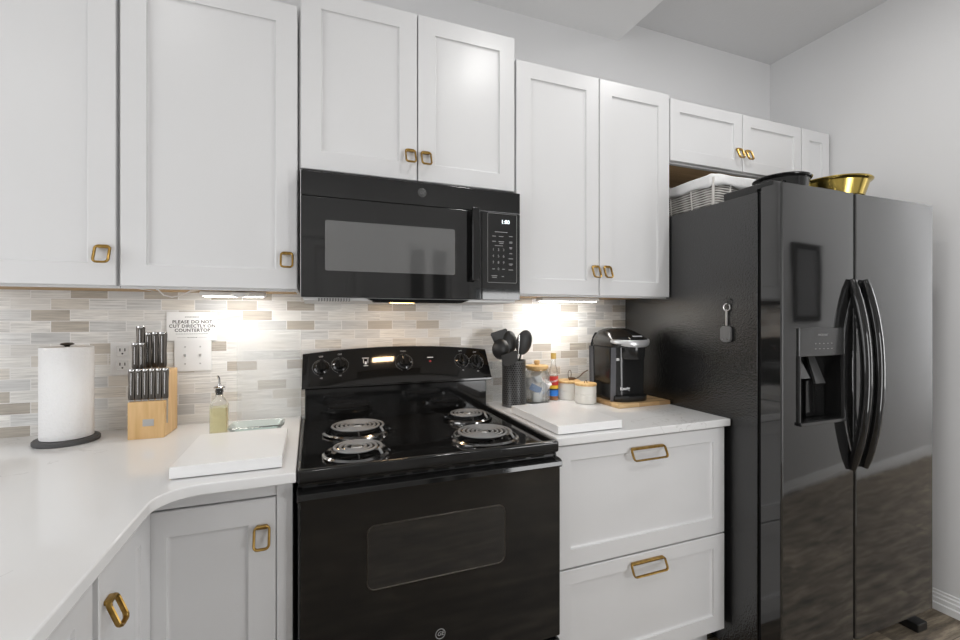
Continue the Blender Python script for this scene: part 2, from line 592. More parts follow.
rear.box(-2.4, 1.38, -3.3, -3.2, 2.06, 2.95).box(-2.4, -0.42, -3.3, -3.2, 0, 2.06).box(0.42, 0.90, -3.3, -3.2, 0, 2.06).box(1.36, 1.38, -3.3, -3.2, 0, 2.06).box(2.32, 2.4, -3.3, -3.2, 0, 2.95).box(1.38, 2.32, -3.3, -3.2, 1.6, 2.95).box(1.38, 1.62, -3.3, -3.2, 0, 1.6).box(1.62, 2.32, -3.3, -3.2, 0, 0.25)
struct('wall_rear', rear, WALL)
lw = B()
lw.box(-2.4, -2.3, -3.3, 0.0, 0, 0.8).box(-2.4, -2.3, -3.3, 0.0, 2.3, 2.95).box(-2.4, -2.3, -3.3, -2.6, 0.8, 2.3).box(-2.4, -2.3, -0.9, 0.0, 0.8, 2.3)
struct('wall_left', lw, WALL)
struct('ceiling', B().box(SX, 6.3, -3.3, 0.1, CZ, CZ + 0.1), CEIL)
CEIL_LIT = mat('ceiling_paint_lit', (0.80, 0.80, 0.80), 0.95)  # the ceiling paint made lighter, standing for light bounced up from below
struct('ceiling_soffit', B().box(-2.4, SX, -3.3, 0.1, SOF, CZ + 0.1), CEIL_LIT)


def baseboard(name, p0, p1, nrm):
    d = (Vector(p1) - Vector(p0)); L = d.length; d.normalize(); nv = Vector(nrm)
    prof = [(0, 0), (0.020, 0), (0.020, 0.030), (0.014, 0.034), (0.014, 0.052), (0.009, 0.056), (0.009, 0.068), (0.004, 0.073), (0.004, 0.082), (0, 0.085)]
    b = B()
    b.loft([[Vector(p0) + d * t + nv * a + Vector((0, 0, h)) for a, h in prof] for t in (0, L)])
    return struct(name, b, TRIM)


baseboard('baseboard_right', (XR, -0.88, 0), (XR, 0, 0), (-1, 0, 0))
baseboard('baseboard_opposite', (2.5, -2.1, 0), (6.2, -2.1, 0), (0, 1, 0))
baseboard('baseboard_hall', (XR + 0.1, -0.88, 0), (6.2, -0.88, 0), (0, -1, 0))
baseboard('baseboard_rear', (0.5, -3.2, 0), (0.82, -3.2, 0), (0, 1, 0))


def interior_door(name, x0, x1, y, ztop, glass=False):
    fr = B()
    for a, b_, c, d in ((x0 - 0.07, x0, 0, ztop + 0.07), (x1, x1 + 0.07, 0, ztop + 0.07), (x0, x1, ztop, ztop + 0.07)):
        fr.box(a, b_, y - 0.02, y + 0.02, c, d, 0.004)
    o = struct(name, fr, TRIM)
    lf = B()
    xm = (x0 + x1) / 2
    for a, b_ in ((x0 + 0.004, xm), (xm, x1 - 0.004)):
        for c, d in ((0.01, 0.75), (0.75, 1.35), (1.35, ztop - 0.004)):
            lf.shaker(a, b_, c, d, lambda u, z, dd: (u, y - 0.01 - dd, z), 0.035, 0.07, rev=0.0002, dep=0.022, ch=0.02)
    struct('door_leaf', lf, TRIM, o)
    if glass:
        g_ = B()
        for a, b_ in ((x0 + 0.05, xm - 0.045), (xm + 0.045, x1 - 0.05)):
            g_.box(a, b_, y - 0.012, y - 0.004, 0.20, ztop - 0.06)
        struct('door_pane', g_, SLATE, o)
    h = B().box(x1 - 0.085, x1 - 0.055, y - 0.012, y - 0.002, 0.90, 1.06, 0.004).cyl((x1 - 0.07, y - 0.01, 1.0), (x1 - 0.07, y + 0.045, 1.0), 0.013).tube([(x1 - 0.07, y + 0.045, 1.0), (x1 - 0.10, y + 0.05, 1.0), (x1 - 0.17, y + 0.048, 0.998)], 0.012)
    struct('door_handle', h, INK, o)


interior_door('door_1', -0.42, 0.42, -3.2, 2.03)
interior_door('door_2', 0.90, 1.36, -3.2, 2.03, True)


def window(name, u0, u1, z0, z1, mp, nx, nz):
    b = B()
    ts = 0.05

    def bx(a0, a1, c0, c1, d0, d1):
        p = mp(a0, c0, d0); q = mp(a1, c1, d1)
        b.box(min(p[0], q[0]), max(p[0], q[0]), min(p[1], q[1]), max(p[1], q[1]), min(p[2], q[2]), max(p[2], q[2]), 0.004)
    bx(u0 - 0.06, u0, z0 - 0.06, z1 + 0.06, -0.06, 0.02); bx(u1, u1 + 0.06, z0 - 0.06, z1 + 0.06, -0.06, 0.02)
    bx(u0, u1, z1, z1 + 0.06, -0.06, 0.02); bx(u0, u1, z0 - 0.06, z0, -0.06, 0.02)
    for i in range(1, nx):
        u = u0 + (u1 - u0) * i / nx; bx(u - 0.015, u + 0.015, z0, z1, -0.05, -0.02)
    for i in range(1, nz):
        z = z0 + (z1 - z0) * i / nz; bx(u0, u1, z - 0.015, z + 0.015, -0.05, -0.02)
    o = struct(name, b, TRIM)
    g = B()
    p = mp(u0, z0, -0.036); q = mp(u1, z1, -0.032)
    g.box(min(p[0], q[0]), max(p[0], q[0]), min(p[1], q[1]), max(p[1], q[1]), min(p[2], q[2]), max(p[2], q[2]))
    struct('window_pane', g, GLASS, o)


window('fill_window_1', -2.6, -0.9, 0.8, 2.3, lambda u, z, d: (-2.3 + d, u, z), 2, 2)  # unseen window, added to carry the side fill
window('fill_window_2', 1.62, 2.32, 0.25, 1.6, lambda u, z, d: (u, -3.2 + d, z), 2, 3)  # unseen window, invented and sized around the rear fill

window('fill_window_3', -1.98, -1.08, 0.4, 2.4, lambda u, z, d: (6.2 - d, u, z), 2, 3)  # unseen window, put in to make the hall end bright
pf = thing('picture_frame', 'dark framed picture hanging on the wall across from the fridge, seen only as a reflection', 'picture', (3.55, -2.1, 1.3))
B().box(3.33, 3.37, -2.1, -2.07, 1.27, 1.86, 0.004).box(3.73, 3.77, -2.1, -2.07, 1.27, 1.86, 0.004).box(3.37, 3.73, -2.1, -2.07, 1.27, 1.31, 0.004).box(3.37, 3.73, -2.1, -2.07, 1.82, 1.86, 0.004).build('frame', INK, pf)
B().box(3.37, 3.73, -2.095, -2.085, 1.31, 1.82).build('canvas', SLATE, pf)

CANL = ['round recessed lamp in the lowered ceiling in front of the cupboards above the microwave', 'added fill lamp in the lowered ceiling above the corner counter', 'added fill lamp in the lowered ceiling before the panelled rear door',
        'added fill lamp in the lowered ceiling near the added side window', 'added fill lamp in the lowered ceiling by the added rear window', 'added fill lamp in the higher ceiling just before the fridge',
        'added fill lamp in the hall ceiling by the dark picture', 'added fill lamp at the far end of the hall ceiling']
for (x, y, z), lb in zip([(a, b, SOF) for a, b in CANS_AND_FILLS] + [(1.80, -1.05, CZ), (3.8, -1.5, CZ), (5.2, -1.5, CZ)], CANL):
    t = thing('recessed_or_fill_light', lb, 'ceiling light', (x, y, z), 'recessed ceiling lights')  # all but the first are fittings for the added fill lamps
    B().lathe([(0.064, -0.002), (0.075, -0.006), (0.092, -0.004), (0.095, 0.0), (0.064, 0.0), (0.064, -0.002)], (x, y, z), 40).build('trim_ring', TRIM, t)
    B().lathe([(0, -0.001), (0.064, -0.001), (0.064, -0.0005), (0, -0.0005)], (x, y, z), 32).build('lens', LAMP, t)


# ------------------------------------------------------------------ cabinet hardware
def rrect(w, h, r, k=5):
    pts = []
    for cx_, cy_, a0 in ((w / 2 - r, h / 2 - r, 0), (-w / 2 + r, h / 2 - r, 90), (-w / 2 + r, -h / 2 + r, 180), (w / 2 - r, -h / 2 + r, 270)):
        for i in range(k + 1):
            a = math.radians(a0 + 90 * i / k)
            pts.append((cx_ + r * math.cos(a), cy_ + r * math.sin(a)))
    return pts


def pull(parent, cu, cz, fw, wd=0.034, ht=0.047):
    """brass loop: the thick top bar is fixed to the door, the ring leans out below it; fw(u, z, out)"""
    b = B()
    pts = []
    for a, c in rrect(wd, ht, 0.009):
        out = 0.008 + 0.018 * (0.5 - c / ht)
        pts.append(fw(cu + a, cz + c, out))
    nrm = Vector(fw(0, 0, 1)) - Vector(fw(0, 0, 0))
    b.tube(pts, 0.0034, 8, True, ry=0.0052, up=nrm)
    p0 = fw(cu - wd / 2 + 0.004, cz + ht / 2 - 0.0065, 0); p1 = fw(cu + wd / 2 - 0.004, cz + ht / 2 + 0.0025, 0.012)
    b.box(min(p0[0], p1[0]), max(p0[0], p1[0]), min(p0[1], p1[1]), max(p0[1], p1[1]), min(p0[2], p1[2]), max(p0[2], p1[2]), 0.002)
    return b.build('pull', BRASS, parent, label='brass loop pull')


FY = -0.341
fy = lambda u, z, d: (u, FY + d, z)
fyo = lambda u, z, o: (u, FY - o, z)


def wall_cabinet(name, label, x0, x1, z0, z1, doors, handles, group='white wall cupboards', fr=0.062, under=True, lip=0.0):
    """doors: (x0, x1); handles: (x, z, door index)"""
    t = thing(name, label, 'cabinet', ((x0 + x1) / 2, 0, z0), group)
    c = B().box(x0, x1, FY + 0.021, -0.0045, z0 + lip, z1, 0.001)
    c.build('carcass', WHITE, t)
    if under:
        B().box(x0 + 0.012, x1 - 0.012, FY + 0.045, -0.01, z0 + lip - 0.002, z0 + lip + 0.001).build('underside', WOODIN, t, label='raw wood underside')
        B().box(x0, x1, FY + 0.021, FY + 0.040, z0 - 0.003, z0 + lip + 0.002, 0.001).build('bottom_rail', WHITE, t)
    ds = []
    for (a, b_) in doors:
        ds.append(B().shaker(a, b_, z0 + 0.003, z1 - 0.003, fy, 0.0205, fr).build('door', WHITE, t))
    for (hx, hz, k) in handles:
        pull(ds[k], hx, hz, fyo)
    return t


wall_cabinet('wall_cabinet', 'tall white wall cupboard above the paper towel roll, cut off by the photo edge', -0.945, -0.4795, 1.387, 2.305, [(-0.943, -0.4825)], [(-0.509, 1.477, 0)], lip=0.005)
wall_cabinet('wall_cabinet', 'tall white single-door wall cupboard above the knife block and paper sign', -0.4775, -0.005, 1.387, 2.305, [(-0.4725, -0.0075)], [(-0.038, 1.482, 0)], lip=0.005)
wall_cabinet('wall_cabinet', 'white two-door wall cupboard directly above the black microwave', -0.003, 0.7665, 1.7795, 2.376, [(0.002, 0.3835), (0.3875, 0.764)], [(0.3575, 1.8625, 0), (0.4135, 1.8615, 1)], under=False)
wall_cabinet('wall_cabinet', 'tall white two-door wall cupboard above the coffee maker and canisters', 0.7685, 1.529, 1.387, 2.298, [(0.7715, 1.1515), (1.1555, 1.527)], [(1.1285, 1.488, 0), (1.186, 1.489, 1)], lip=0.005)
wall_cabinet('wall_cabinet', 'low white two-door wall cupboard over the fridge, above the wicker basket', 1.531, 2.404, 2.0, 2.284, [(1.534, 1.9785), (1.9825, 2.402)], [(1.948, 2.084, 0), (2.008, 2.083, 1)], fr=0.054, lip=0.006)
wall_cabinet('wall_cabinet', 'narrow white cupboard panel without a pull in the corner above the gold bowl', 2.406, 2.6265, 1.80, 2.284, [(2.409, 2.625)], [], fr=0.056, under=False)

# ------------------------------------------------------------------ under-cabinet lights
def uc_light(name, label, x0, x1, y, z, power):
    t = thing(name, label, 'light', ((x0 + x1) / 2, y, z), 'lights under the wall cupboards')
    B().box(x0, x1, y - 0.03, y + 0.03, z - 0.016, z, 0.005).build('housing', PLASTIC, t)
    B().box(x0 + 0.01, x1 - 0.01, y - 0.02, y + 0.02, z - 0.018, z - 0.0155, 0.001).build('diffuser', UCLAMP, t)
    area('under_cabinet_lamp', ((x0 + x1) / 2, y, z - 0.021), (0, 0.25, -1), x1 - x0, 0.05, power, (1, 0.97, 0.92))
    return t


ut = uc_light('under_cabinet_light', 'slim white light bar fixed under the cupboard above the sign and oil bottle', -0.315, -0.115, -0.14, 1.3885, 0.65)
B().lathe([(0, -0.013), (0.012, -0.012), (0.022, -0.008), (0.027, 0.0), (0.027, 0.002), (0, 0.002)], (-0.19, -0.20, 1.380), 24).build('sensor_dome', PLASTIC, ut)
crd = [(-0.315, -0.15, 1.392), (-0.34, -0.16, 1.388), (-0.365, -0.18, 1.371), (-0.385, -0.19, 1.366), (-0.405, -0.20, 1.371), (-0.42, -0.20, 1.388), (-0.425, -0.20, 1.389)]
B().tube(crd, 0.0022, 8).build('cord', PLASTIC, ut)
uc_light('under_cabinet_light', 'slim white light bar fixed under the cupboard above the canisters', 0.98, 1.28, -0.14, 1.3885, 1.15)

# ------------------------------------------------------------------ base cabinets and worktops
BY = -0.64


def by(u, z, d):
    return (u, BY + d, z)


t = thing('base_cabinet', 'white corner base cupboard with two doors meeting at a right angle beside the stove', 'cabinet', (-0.3, -0.6, 0))
LX = -0.315      # face of the leg that comes towards the viewer
B().prism([(-0.011, BY + 0.022), (LX - 0.034, BY + 0.022), (LX - 0.034, -0.919), (-0.93, -0.919), (-0.93, -0.02), (-0.011, -0.02)], 'z', 0.1, 0.8865).build('carcass', WHITE, t)
B().prism([(-0.02, BY + 0.09), (LX - 0.09, BY + 0.09), (LX - 0.09, -0.919), (-0.90, -0.919), (-0.90, -0.04), (-0.02, -0.04)], 'z', 0.0, 0.1).build('toe_kick', WHITE, t)
B().box(-0.0485, -0.011, BY, BY + 0.022, 0.1, 0.8865, 0.001).box(LX - 0.022, -0.0485, BY + 0.006, BY + 0.022, 0.846, 0.8865).build('face_frame', WHITE, t)
d1 = B().shaker(LX - 0.032, -0.0505, 0.112, 0.843, by, 0.021, 0.062).build('door', WHITE, t)
pull(d1, -0.0815, 0.752, lambda u, z, o: (u, BY - o, z), 0.034, 0.049)
lxf = lambda u, z, d: (LX - d, u, z)
d2 = B().shaker(-0.909, BY - 0.004, 0.112, 0.864, lxf, 0.021, 0.062).build('door', WHITE, t)
pull(d2, -0.881, 0.764, lambda u, z, o: (LX + o, u, z), 0.034, 0.048)
t = thing('base_cabinet', 'white base cupboard under the counter edge at the bottom of the photo', 'cabinet', (-0.6, -1.3, 0))
B().box(-0.93, LX - 0.022, -1.85, -0.921, 0.1, 0.8865).build('carcass', WHITE, t)
B().box(-0.90, LX - 0.09, -1.85, -0.921, 0.0, 0.1).build('toe_kick', WHITE, t)
B().shaker(-1.42, -0.934, 0.112, 0.872, lxf, 0.021, 0.062).build('door', WHITE, t)
B().shaker(-1.85, -1.424, 0.112, 0.872, lxf, 0.021, 0.062).build('door', WHITE, t)

# L-shaped worktop with rounded inner corner
IX, IY, CR = -0.282, -0.688, 0.085
pts = [(-0.002, -0.005), (-0.002, IY + 0.004), (-0.09, IY)]
for i in range(9):
    a = math.radians(90 + 90 * i / 8)
    pts.append((IX + CR + CR * math.cos(a), IY - CR + CR * math.sin(a)))
pts += [(IX, -1.9), (-0.97, -1.9), (-0.97, -0.005)]
wt = B().prism(pts, 'z', 0.887, 0.914, 0.004, 3).build('countertop', QUARTZ)
tag(wt, 'white quartz worktop turning the corner under the knife block and paper towels', 'countertop')
wt = B().box(0.7665, 1.529, -0.648, -0.005, 0.886, 0.914, 0.004, 3).build('countertop', QUARTZ)
tag(wt, 'short white quartz worktop between the stove and the fridge', 'countertop')

t = thing('drawer_cabinet', 'white base cabinet with two deep drawers between the stove and the fridge', 'cabinet', (1.14, -0.3, 0))
B().box(0.7675, 1.513, -0.612, -0.02, 0.105, 0.8855, 0.001).build('carcass', WHITE, t)
B().box(0.7775, 1.505, -0.56, -0.03, 0.0, 0.105).build('toe_kick', WHITE, t)
for z0, z1 in ((0.480, 0.880), (0.109, 0.474)):
    dr = B().shaker(0.7705, 1.511, z0, z1, lambda u, z, d: (u, -0.635 + d, z), 0.022, 0.056, 0.048, 0.06).build('drawer', WHITE, t)
    pull(dr, 1.137, (0.828 if z1 > 0.6 else 0.430), lambda u, z, o: (u, -0.635 - o, z), 0.146, 0.037)

# ------------------------------------------------------------------ stove
SW = 0.7612
t = thing('stove', 'black freestanding electric coil stove between the two worktops', 'stove', (SW / 2, -0.35, 0))
B().box(0.0015, SW - 0.0015, -0.645, -0.03, 0.08, 0.868, 0.002).build('body', BLACKS, t)
# cooktop tray with raised rim
ct = B()
SYF = -0.672
rim = 0.011
ct.box(0.0, SW, SYF, SYF + 0.022, 0.877, 0.9125, 0.007, 3)
ct.box(0.0, 0.016, SYF + 0.01, -0.05, 0.877, 0.9125, 0.005, 3)
ct.box(SW - 0.016, SW, SYF + 0.01, -0.05, 0.877, 0.9125, 0.005, 3)
ct.box(0.008, SW - 0.008, SYF + 0.012, -0.05, 0.870, 0.9015)
ct.build('cooktop', BLACK, t)
# manifold strip with vent slots under the lip
mf = B().box(0.012, SW - 0.012, -0.655, -0.64, 0.855, 0.878).build('vent_strip', BLACKS, t)
vs = B()
for i in range(11):
    x = 0.05 + i * 0.062
    vs.box(x, x + 0.045, -0.6565, -0.654, 0.864, 0.870)
vs.build('vent_slot', RUBBER, mf)
# backguard: recessed riser, then a bulging console with an arched top
B().box(0.012, SW - 0.012, -0.085, -0.012, 0.895, 1.06, 0.004).build('riser', BLACK, t)
cg = B()
cg.flat = True
NX = 24
secs = []
for i in range(NX + 1):
    s_ = i / NX
    arch = 0.022 * (1 - (2 * s_ - 1) ** 2)
    zt = 1.158 + arch
    e0 = 0.003
    flare = 0.0
    xb = 0.001 + (SW - 0.002) * s_
    xt = 0.004 + (SW - 0.008) * s_
    secs.append([(xb, -0.105, 1.028), (xb, -0.121, 1.035), (xb, -0.121, 1.042), (xt, -0.056, zt - 0.008), (xt, -0.049, zt), (xt, -0.022, zt), (xb, -0.02, 1.03)])
cg.loft(secs)
console = cg.build('control_console', BLACK, t, angle=25)


CN = Vector((0, -0.885, 0.466)).normalized()


def on_console(x, z, out=0.0):
    zt = 1.150 + 0.022 * (1 - (2 * x / SW - 1) ** 2)
    k = (z - 1.042) / (zt - 1.042)
    y = -0.121 + 0.065 * k
    nrm = CN
    return Vector((x, y, z)) + nrm * out


for j, x in enumerate((0.070, 0.139, 0.388, 0.637, 0.703)):
    zc = 1.108 if j in (0, 4) else 1.115 if j in (1, 3) else 1.118
    big = 1.12 if j == 2 else 1.0
    c = on_console(x, zc)
    kb = B().lathe([(0, 0), (0.0275 * big, 0), (0.027 * big, 0.004), (0.021 * big, 0.008), (0.019 * big, 0.016), (0.0165 * big, 0.019), (0, 0.019)], c, 28, CN)
    kn = kb.build('knob', BLACK, console)
    g = B()
    a = Vector((1, 0, 0)); up = CN.cross(a)
    L, W_, H = 0.0225 * big, 0.0062, 0.031
    secs = []
    for h_, k_ in ((0.008, 1.0), (0.024, 0.95), (H, 0.7)):
        secs.append([c + CN * h_ + a * (sx_ * W_ * k_) + up * (sy_ * L * (1 if h_ < 0.03 else 0.9)) for sx_, sy_ in ((-1, -0.9), (1, -0.9), (1, 0.9), (0.4, 1), (-0.4, 1), (-1, 0.9))])
    g.loft(secs).build('grip', BLACK, kn)
    r_ = B()
    for i in range(26):
        if i in (19, 20): continue
        aa = 2 * PI * i / 26
        p = c + (a * math.cos(aa) + up * math.sin(aa)) * 0.0315 * big + CN * 0.0002
        r_.box(p.x - 0.0008, p.x + 0.0008, p.y - 0.0006, p.y + 0.0002, p.z - 0.0008, p.z + 0.0008)
    r_.build('dial_mark', WINK, console)


def con_text(txt, size, x, z):
    up = Vector((0, 0.466, 0.885)).normalized()
    return text_bm(txt, size, lambda p, q, r: on_console(x, z, 0.0006) + Vector((1, 0, 0)) * p + up * q)


for tx_, sz_, x, z in [('OFF', 0.009, x, z) for x, z in ((0.070, 1.1475), (0.139, 1.1545), (0.637, 1.1545), (0.703, 1.1475))] + [('HI', 0.009, x, z) for x, z in ((0.070, 1.070), (0.139, 1.076), (0.637, 1.076), (0.703, 1.070))] + [('OVEN', 0.009, 0.388, 1.160)]:
    con_text(tx_, sz_, x, z).build('dial_lettering', WINK, console)
pn = B()
for dx, dz, w_, h_ in ((0, 0.016, 0.026, 0.0025), (-0.0085, 0.0, 0.002, 0.026), (0.0085, 0.0, 0.002, 0.026), (0, -0.013, 0.018, 0.002), (0, -0.004, 0.008, 0.014)):
    p = on_console(0.236 + dx, 1.122 + dz, 0.0003)
    pn.box(p.x - w_ / 2, p.x + w_ / 2, p.y - 0.0016, p.y + 0.0008, p.z - h_ / 2, p.z + h_ / 2)
pn.build('switch_symbol', WINK, console)
p = on_console(0.498, 1.124, 0)
B().box(p.x - 0.012, p.x + 0.012, p.y - 0.006, p.y + 0.002, p.z + 0.008, p.z + 0.011).build('indicator_print', WINK, console)
B().sphere(on_console(0.498, 1.117), 0.005, 1, 0.4, 1).build('indicator_lamp', REDLED, console, label='red indicator lamp')

# burners
def burner(cx_, cy_, r):
    z = 0.9022
    pan = B().lathe([(r + 0.022, 0.0), (r + 0.021, 0.006), (r + 0.014, 0.0105), (r + 0.006, 0.008), (r + 0.001, 0.002), (r - 0.02, -0.004), (0.03, -0.006), (0, -0.006)], (cx_, cy_, z), 48)
    po = pan.build('drip_pan', PAN, t, label='dark chrome drip pan')
    c = B()
    turns = 4.0 if r < 0.085 else 5.0
    pitch = 0.0148
    k = int(turns * 36)
    pp = []
    for i in range(k + 1):
        a = 2 * PI * i / 36
        rr = r - 0.004 - pitch * i / 36
        if rr < 0.02: break
        pp.append((cx_ + rr * math.cos(a - 0.6), cy_ + rr * math.sin(a - 0.6), z + 0.0225))
    pp.insert(0, (cx_ + (r + 0.006) * math.cos(-0.62), cy_ + (r + 0.006) * math.sin(-0.62), z + 0.008))
    c.tube(pp, 0.0043, 8, ry=0.0036, up=(0, 0, 1))
    c.build('coil', COIL, po, label='grey heating coil')
    s_ = B()
    for q in range(3):
        a = 2 * PI * q / 3 + 0.5
        s_.tube([(cx_, cy_, z + 0.0165), (cx_ + (r - 0.004) * math.cos(a), cy_ + (r - 0.004) * math.sin(a), z + 0.0165), (cx_ + (r + 0.004) * math.cos(a), cy_ + (r + 0.004) * math.sin(a), z + 0.009)], 0.002, 6, ry=0.003)
    s_.build('coil_support', BLACKS, po)
    B().lathe([(0, 0.0245), (0.014, 0.0245), (0.0165, 0.021), (0.0165, 0.014), (0, 0.014)], (cx_, cy_, z), 20).build('center_cap', STEEL, po)


burner(0.183, -0.288, 0.094)
burner(0.158, -0.548, 0.075)
burner(0.607, -0.238, 0.075)
burner(0.566, -0.520, 0.094)
# oven door with full-width lipped handle
DYF = -0.684
od = B().box(0.003, SW - 0.003, DYF, -0.646, 0.31, 0.842, 0.006, 3).build('oven_door', BLACK, t)
hp = [(DYF + 0.034, 0.862), (DYF + 0.002, 0.859), (DYF - 0.005, 0.854), (DYF - 0.006, 0.842), (DYF - 0.003, 0.837), (DYF + 0.004, 0.834), (DYF + 0.034, 0.834)]
B().prism(hp, 'x', 0.0, SW + 0.0005, 0.001, 1).build('door_lip', BLACK, od)
wpts = [(0.3695 + a, 0.664 + c) for a, c in rrect(0.396, 0.170, 0.022, 6)]
B().prism(wpts, 'y', DYF - 0.0012, DYF + 0.004, 0.0008, 1).build('oven_window', OVENWIN, od)
wr = B().tube([(a, DYF - 0.0008, c) for a, c in wpts], 0.0018, 6, True).build('window_trim', DSTEEL, od)
B().tube([(0.371 + 0.0135 * math.cos(2 * PI * i / 28), DYF - 0.0008, 0.416 + 0.0135 * math.sin(2 * PI * i / 28)) for i in range(28)], 0.0011, 6, True).build('badge_ring', GREYINK, od)
text_bm('GE', 0.016, face_y(0.371, 0.416, DYF - 0.0004), 0.0006, shear=0.3).build('badge_letters', GREYINK, od)
B().box(0.003, SW - 0.003, -0.683, -0.646, 0.09, 0.300, 0.006, 3).build('storage_drawer', BLACK, t)
for x, y in ((0.05, -0.6), (0.71, -0.6), (0.05, -0.08), (0.71, -0.08)):
    B().cyl((x, y, 0), (x, y, 0.085), 0.016).build('foot', RUBBER, t)

# ------------------------------------------------------------------ microwave
M0, M1, MZ0, MZ1, MY = 0.004, 0.760, 1.364, 1.7605, -0.396
t = thing('microwave', 'black over-the-range microwave mounted under the cupboards above the stove', 'microwave', (0.38, 0, MZ0))
B().box(M0 + 0.004, M1 - 0.004, MY + 0.045, -0.0045, MZ0 + 0.002, MZ1 + 0.017, 0.002).build('body', BLACKS, t)
B().box(M0 - 0.001, M1, MY + 0.006, MY + 0.046, MZ0 + 0.002, MZ1, 0.002).build('front_frame', BLACKS, t)
B().box(M0 - 0.002, M0 + 0.001, MY + 0.004, MY + 0.03, MZ0, MZ1).build('edge_strip', ALU, t)
B().box(M0, M1, MY, MY + 0.007, 1.683, MZ1, 0.002).build('top_vent_panel', MWGLASS, t)
md = B().box(M0, 0.6065, MY, MY + 0.007, MZ0, 1.681, 0.002).build('door', MWGLASS, t)
wpts = [(0.2905 + a, 1.529 + c) for a, c in rrect(0.431, 0.160, 0.006, 4)]
B().prism(wpts, 'y', MY - 0.0006, MY + 0.002).build('window', MWWIN, md)
# door handle: tall flat bar standing off on the side of the keypad
hb = B().box(0.560, 0.5885, MY - 0.034, MY - 0.024, 1.428, 1.688, 0.004, 3)
hb.box(0.566, 0.584, MY - 0.026, MY + 0.001, 1.432, 1.452, 0.002).box(0.566, 0.584, MY - 0.026, MY + 0.001, 1.664, 1.684, 0.002)
hb.build('handle', BLACK, md)
cp = B().box(0.6085, M1, MY, MY + 0.007, MZ0, 1.681, 0.002).build('control_panel', MWGLASS, t)
fr_ = B().tube([(0.688 + a, MY - 0.0003, 1.553 + c) for a, c in rrect(0.116, 0.252, 0.004, 3)], 0.0008, 6, True).build('keypad_border', GREYINK, cp)
text_bm('1:00', 0.020, face_y(0.700, 1.6495, MY - 0.0006)).build('display_digits', DISPLAY, cp)
tx = []
for r_, row_ in enumerate(('123', '456', '789')):
    for c_, ch in enumerate(row_):
        tx.append(text_bm(ch, 0.013, face_y(0.652 + 0.0205 * c_, 1.547 - 0.0235 * r_, MY - 0.0004)))
tx.append(text_bm('0', 0.013, face_y(0.6725, 1.4765, MY - 0.0004)))
bars = B()
for x, z, w_ in ((0.683, 1.612, 0.05), (0.655, 1.596, 0.014), (0.683, 1.596, 0.018), (0.722, 1.598, 0.014), (0.655, 1.577, 0.014), (0.684, 1.577, 0.022), (0.684, 1.571, 0.016), (0.674, 1.562, 0.032),
                 (0.722, 1.578, 0.012), (0.722, 1.574, 0.012), (0.722, 1.557, 0.012), (0.722, 1.553, 0.008), (0.722, 1.535, 0.012), (0.722, 1.516, 0.018), (0.722, 1.497, 0.016), (0.722, 1.493, 0.01), (0.722, 1.475, 0.018), (0.653, 1.4765, 0.01), (0.693, 1.4765, 0.01), (0.656, 1.452, 0.022), (0.656, 1.446, 0.018), (0.690, 1.450, 0.008)):
    bars.box(x - w_ / 2, x + w_ / 2, MY - 0.0006, MY + 0.0005, z - 0.0012, z + 0.0012)
tx.append(bars)
merge(tx).build('keypad_print', GREYINK, cp)
B().lathe([(0, 0), (0.0155, 0), (0.0155, 0.0012), (0.0145, 0.0016), (0, 0.0016)], (0.388, MY + 0.0002, 1.7265), 32, (0, -1, 0)).build('badge', mat('grey_badge', (0.05, 0.05, 0.05), 0.3), t)
text_bm('GE', 0.015, face_y(0.388, 1.7265, MY - 0.0015), 0.0004, shear=0.3).build('badge_letters', mat('badge_print', (0.12, 0.12, 0.12), 0.4), t)
B().box(M0 + 0.006, M1 - 0.01, MY + 0.02, -0.02, MZ0 - 0.010, MZ0 + 0.004, 0.004).build('bottom_plate', ALU, t)
dv = B()
dv.prism([(0.205, MZ0 - 0.002), (0.235, MZ0 - 0.013), (0.535, MZ0 - 0.013), (0.565, MZ0 - 0.002)], 'y', MY + 0.012, MY + 0.065)
dv.build('bottom_vent', RUBBER, t)
sl = B()
for i in range(12):
    sl.box(0.055 + i * 0.0085, 0.059 + i * 0.0085, MY + 0.017, MY + 0.05, MZ0 - 0.0112, MZ0 - 0.002)
sl.build('vent_slot', GREYINK, t)
B().lathe([(0, -0.0128), (0.5, -0.0128), (0.8, -0.0122), (1, -0.009), (0, -0.009)], (0.345, -0.262, MZ0), 28, sx=0.052, sy=0.013).build('hood_bulb_lens', WARM, t, label='warm glowing cooktop lamp')
area('hood_lamp', (0.345, -0.262, MZ0 - 0.016), (0, 0.1, -1), 0.10, 0.025, 0.5, (1, 0.68, 0.40))

# ------------------------------------------------------------------ fridge
FX0, FX1, FXM, FYD, FYB = 1.533, 2.446, 1.9285, -0.840, -0.752
t = thing('fridge', 'tall black side-by-side fridge with curved handles in the corner beside the drawers', 'fridge', (1.99, -0.42, 0))
B().box(FX0, FX1, FYB, -0.036, 0.03, 1.7525, 0.004).build('cabinet', FSIDE, t)
B().box(FX0 + 0.006, FX1 - 0.006, FYB - 0.013, FYB, 0.10, 1.748).build('gasket', RUBBER, t)


def fdoor(x0, x1):
    """door slab with a gently bowed front"""
    b = B()
    k = 60
    r = 0.006
    outer = []
    for i in range(k + 1):
        s_ = i / k
        x = x0 + r + (x1 - x0 - 2 * r) * s_
        outer.append((x, FYD - 0.002 * (1 - (2 * s_ - 1) ** 2)))
    poly = [(x0, FYB - 0.013), (x0, FYD + r)] + [(x0 + r - r * math.cos(math.radians(a)), FYD + r - r * math.sin(math.radians(a))) for a in (30, 60)] + outer + [(x1 - r + r * math.cos(math.radians(a)), FYD + r - r * math.sin(math.radians(a))) for a in (60, 30)] + [(x1, FYD + r), (x1, FYB - 0.013)]
    b.prism(poly, 'z', 0.095, 1.7625)
    b.flat = False
    return b


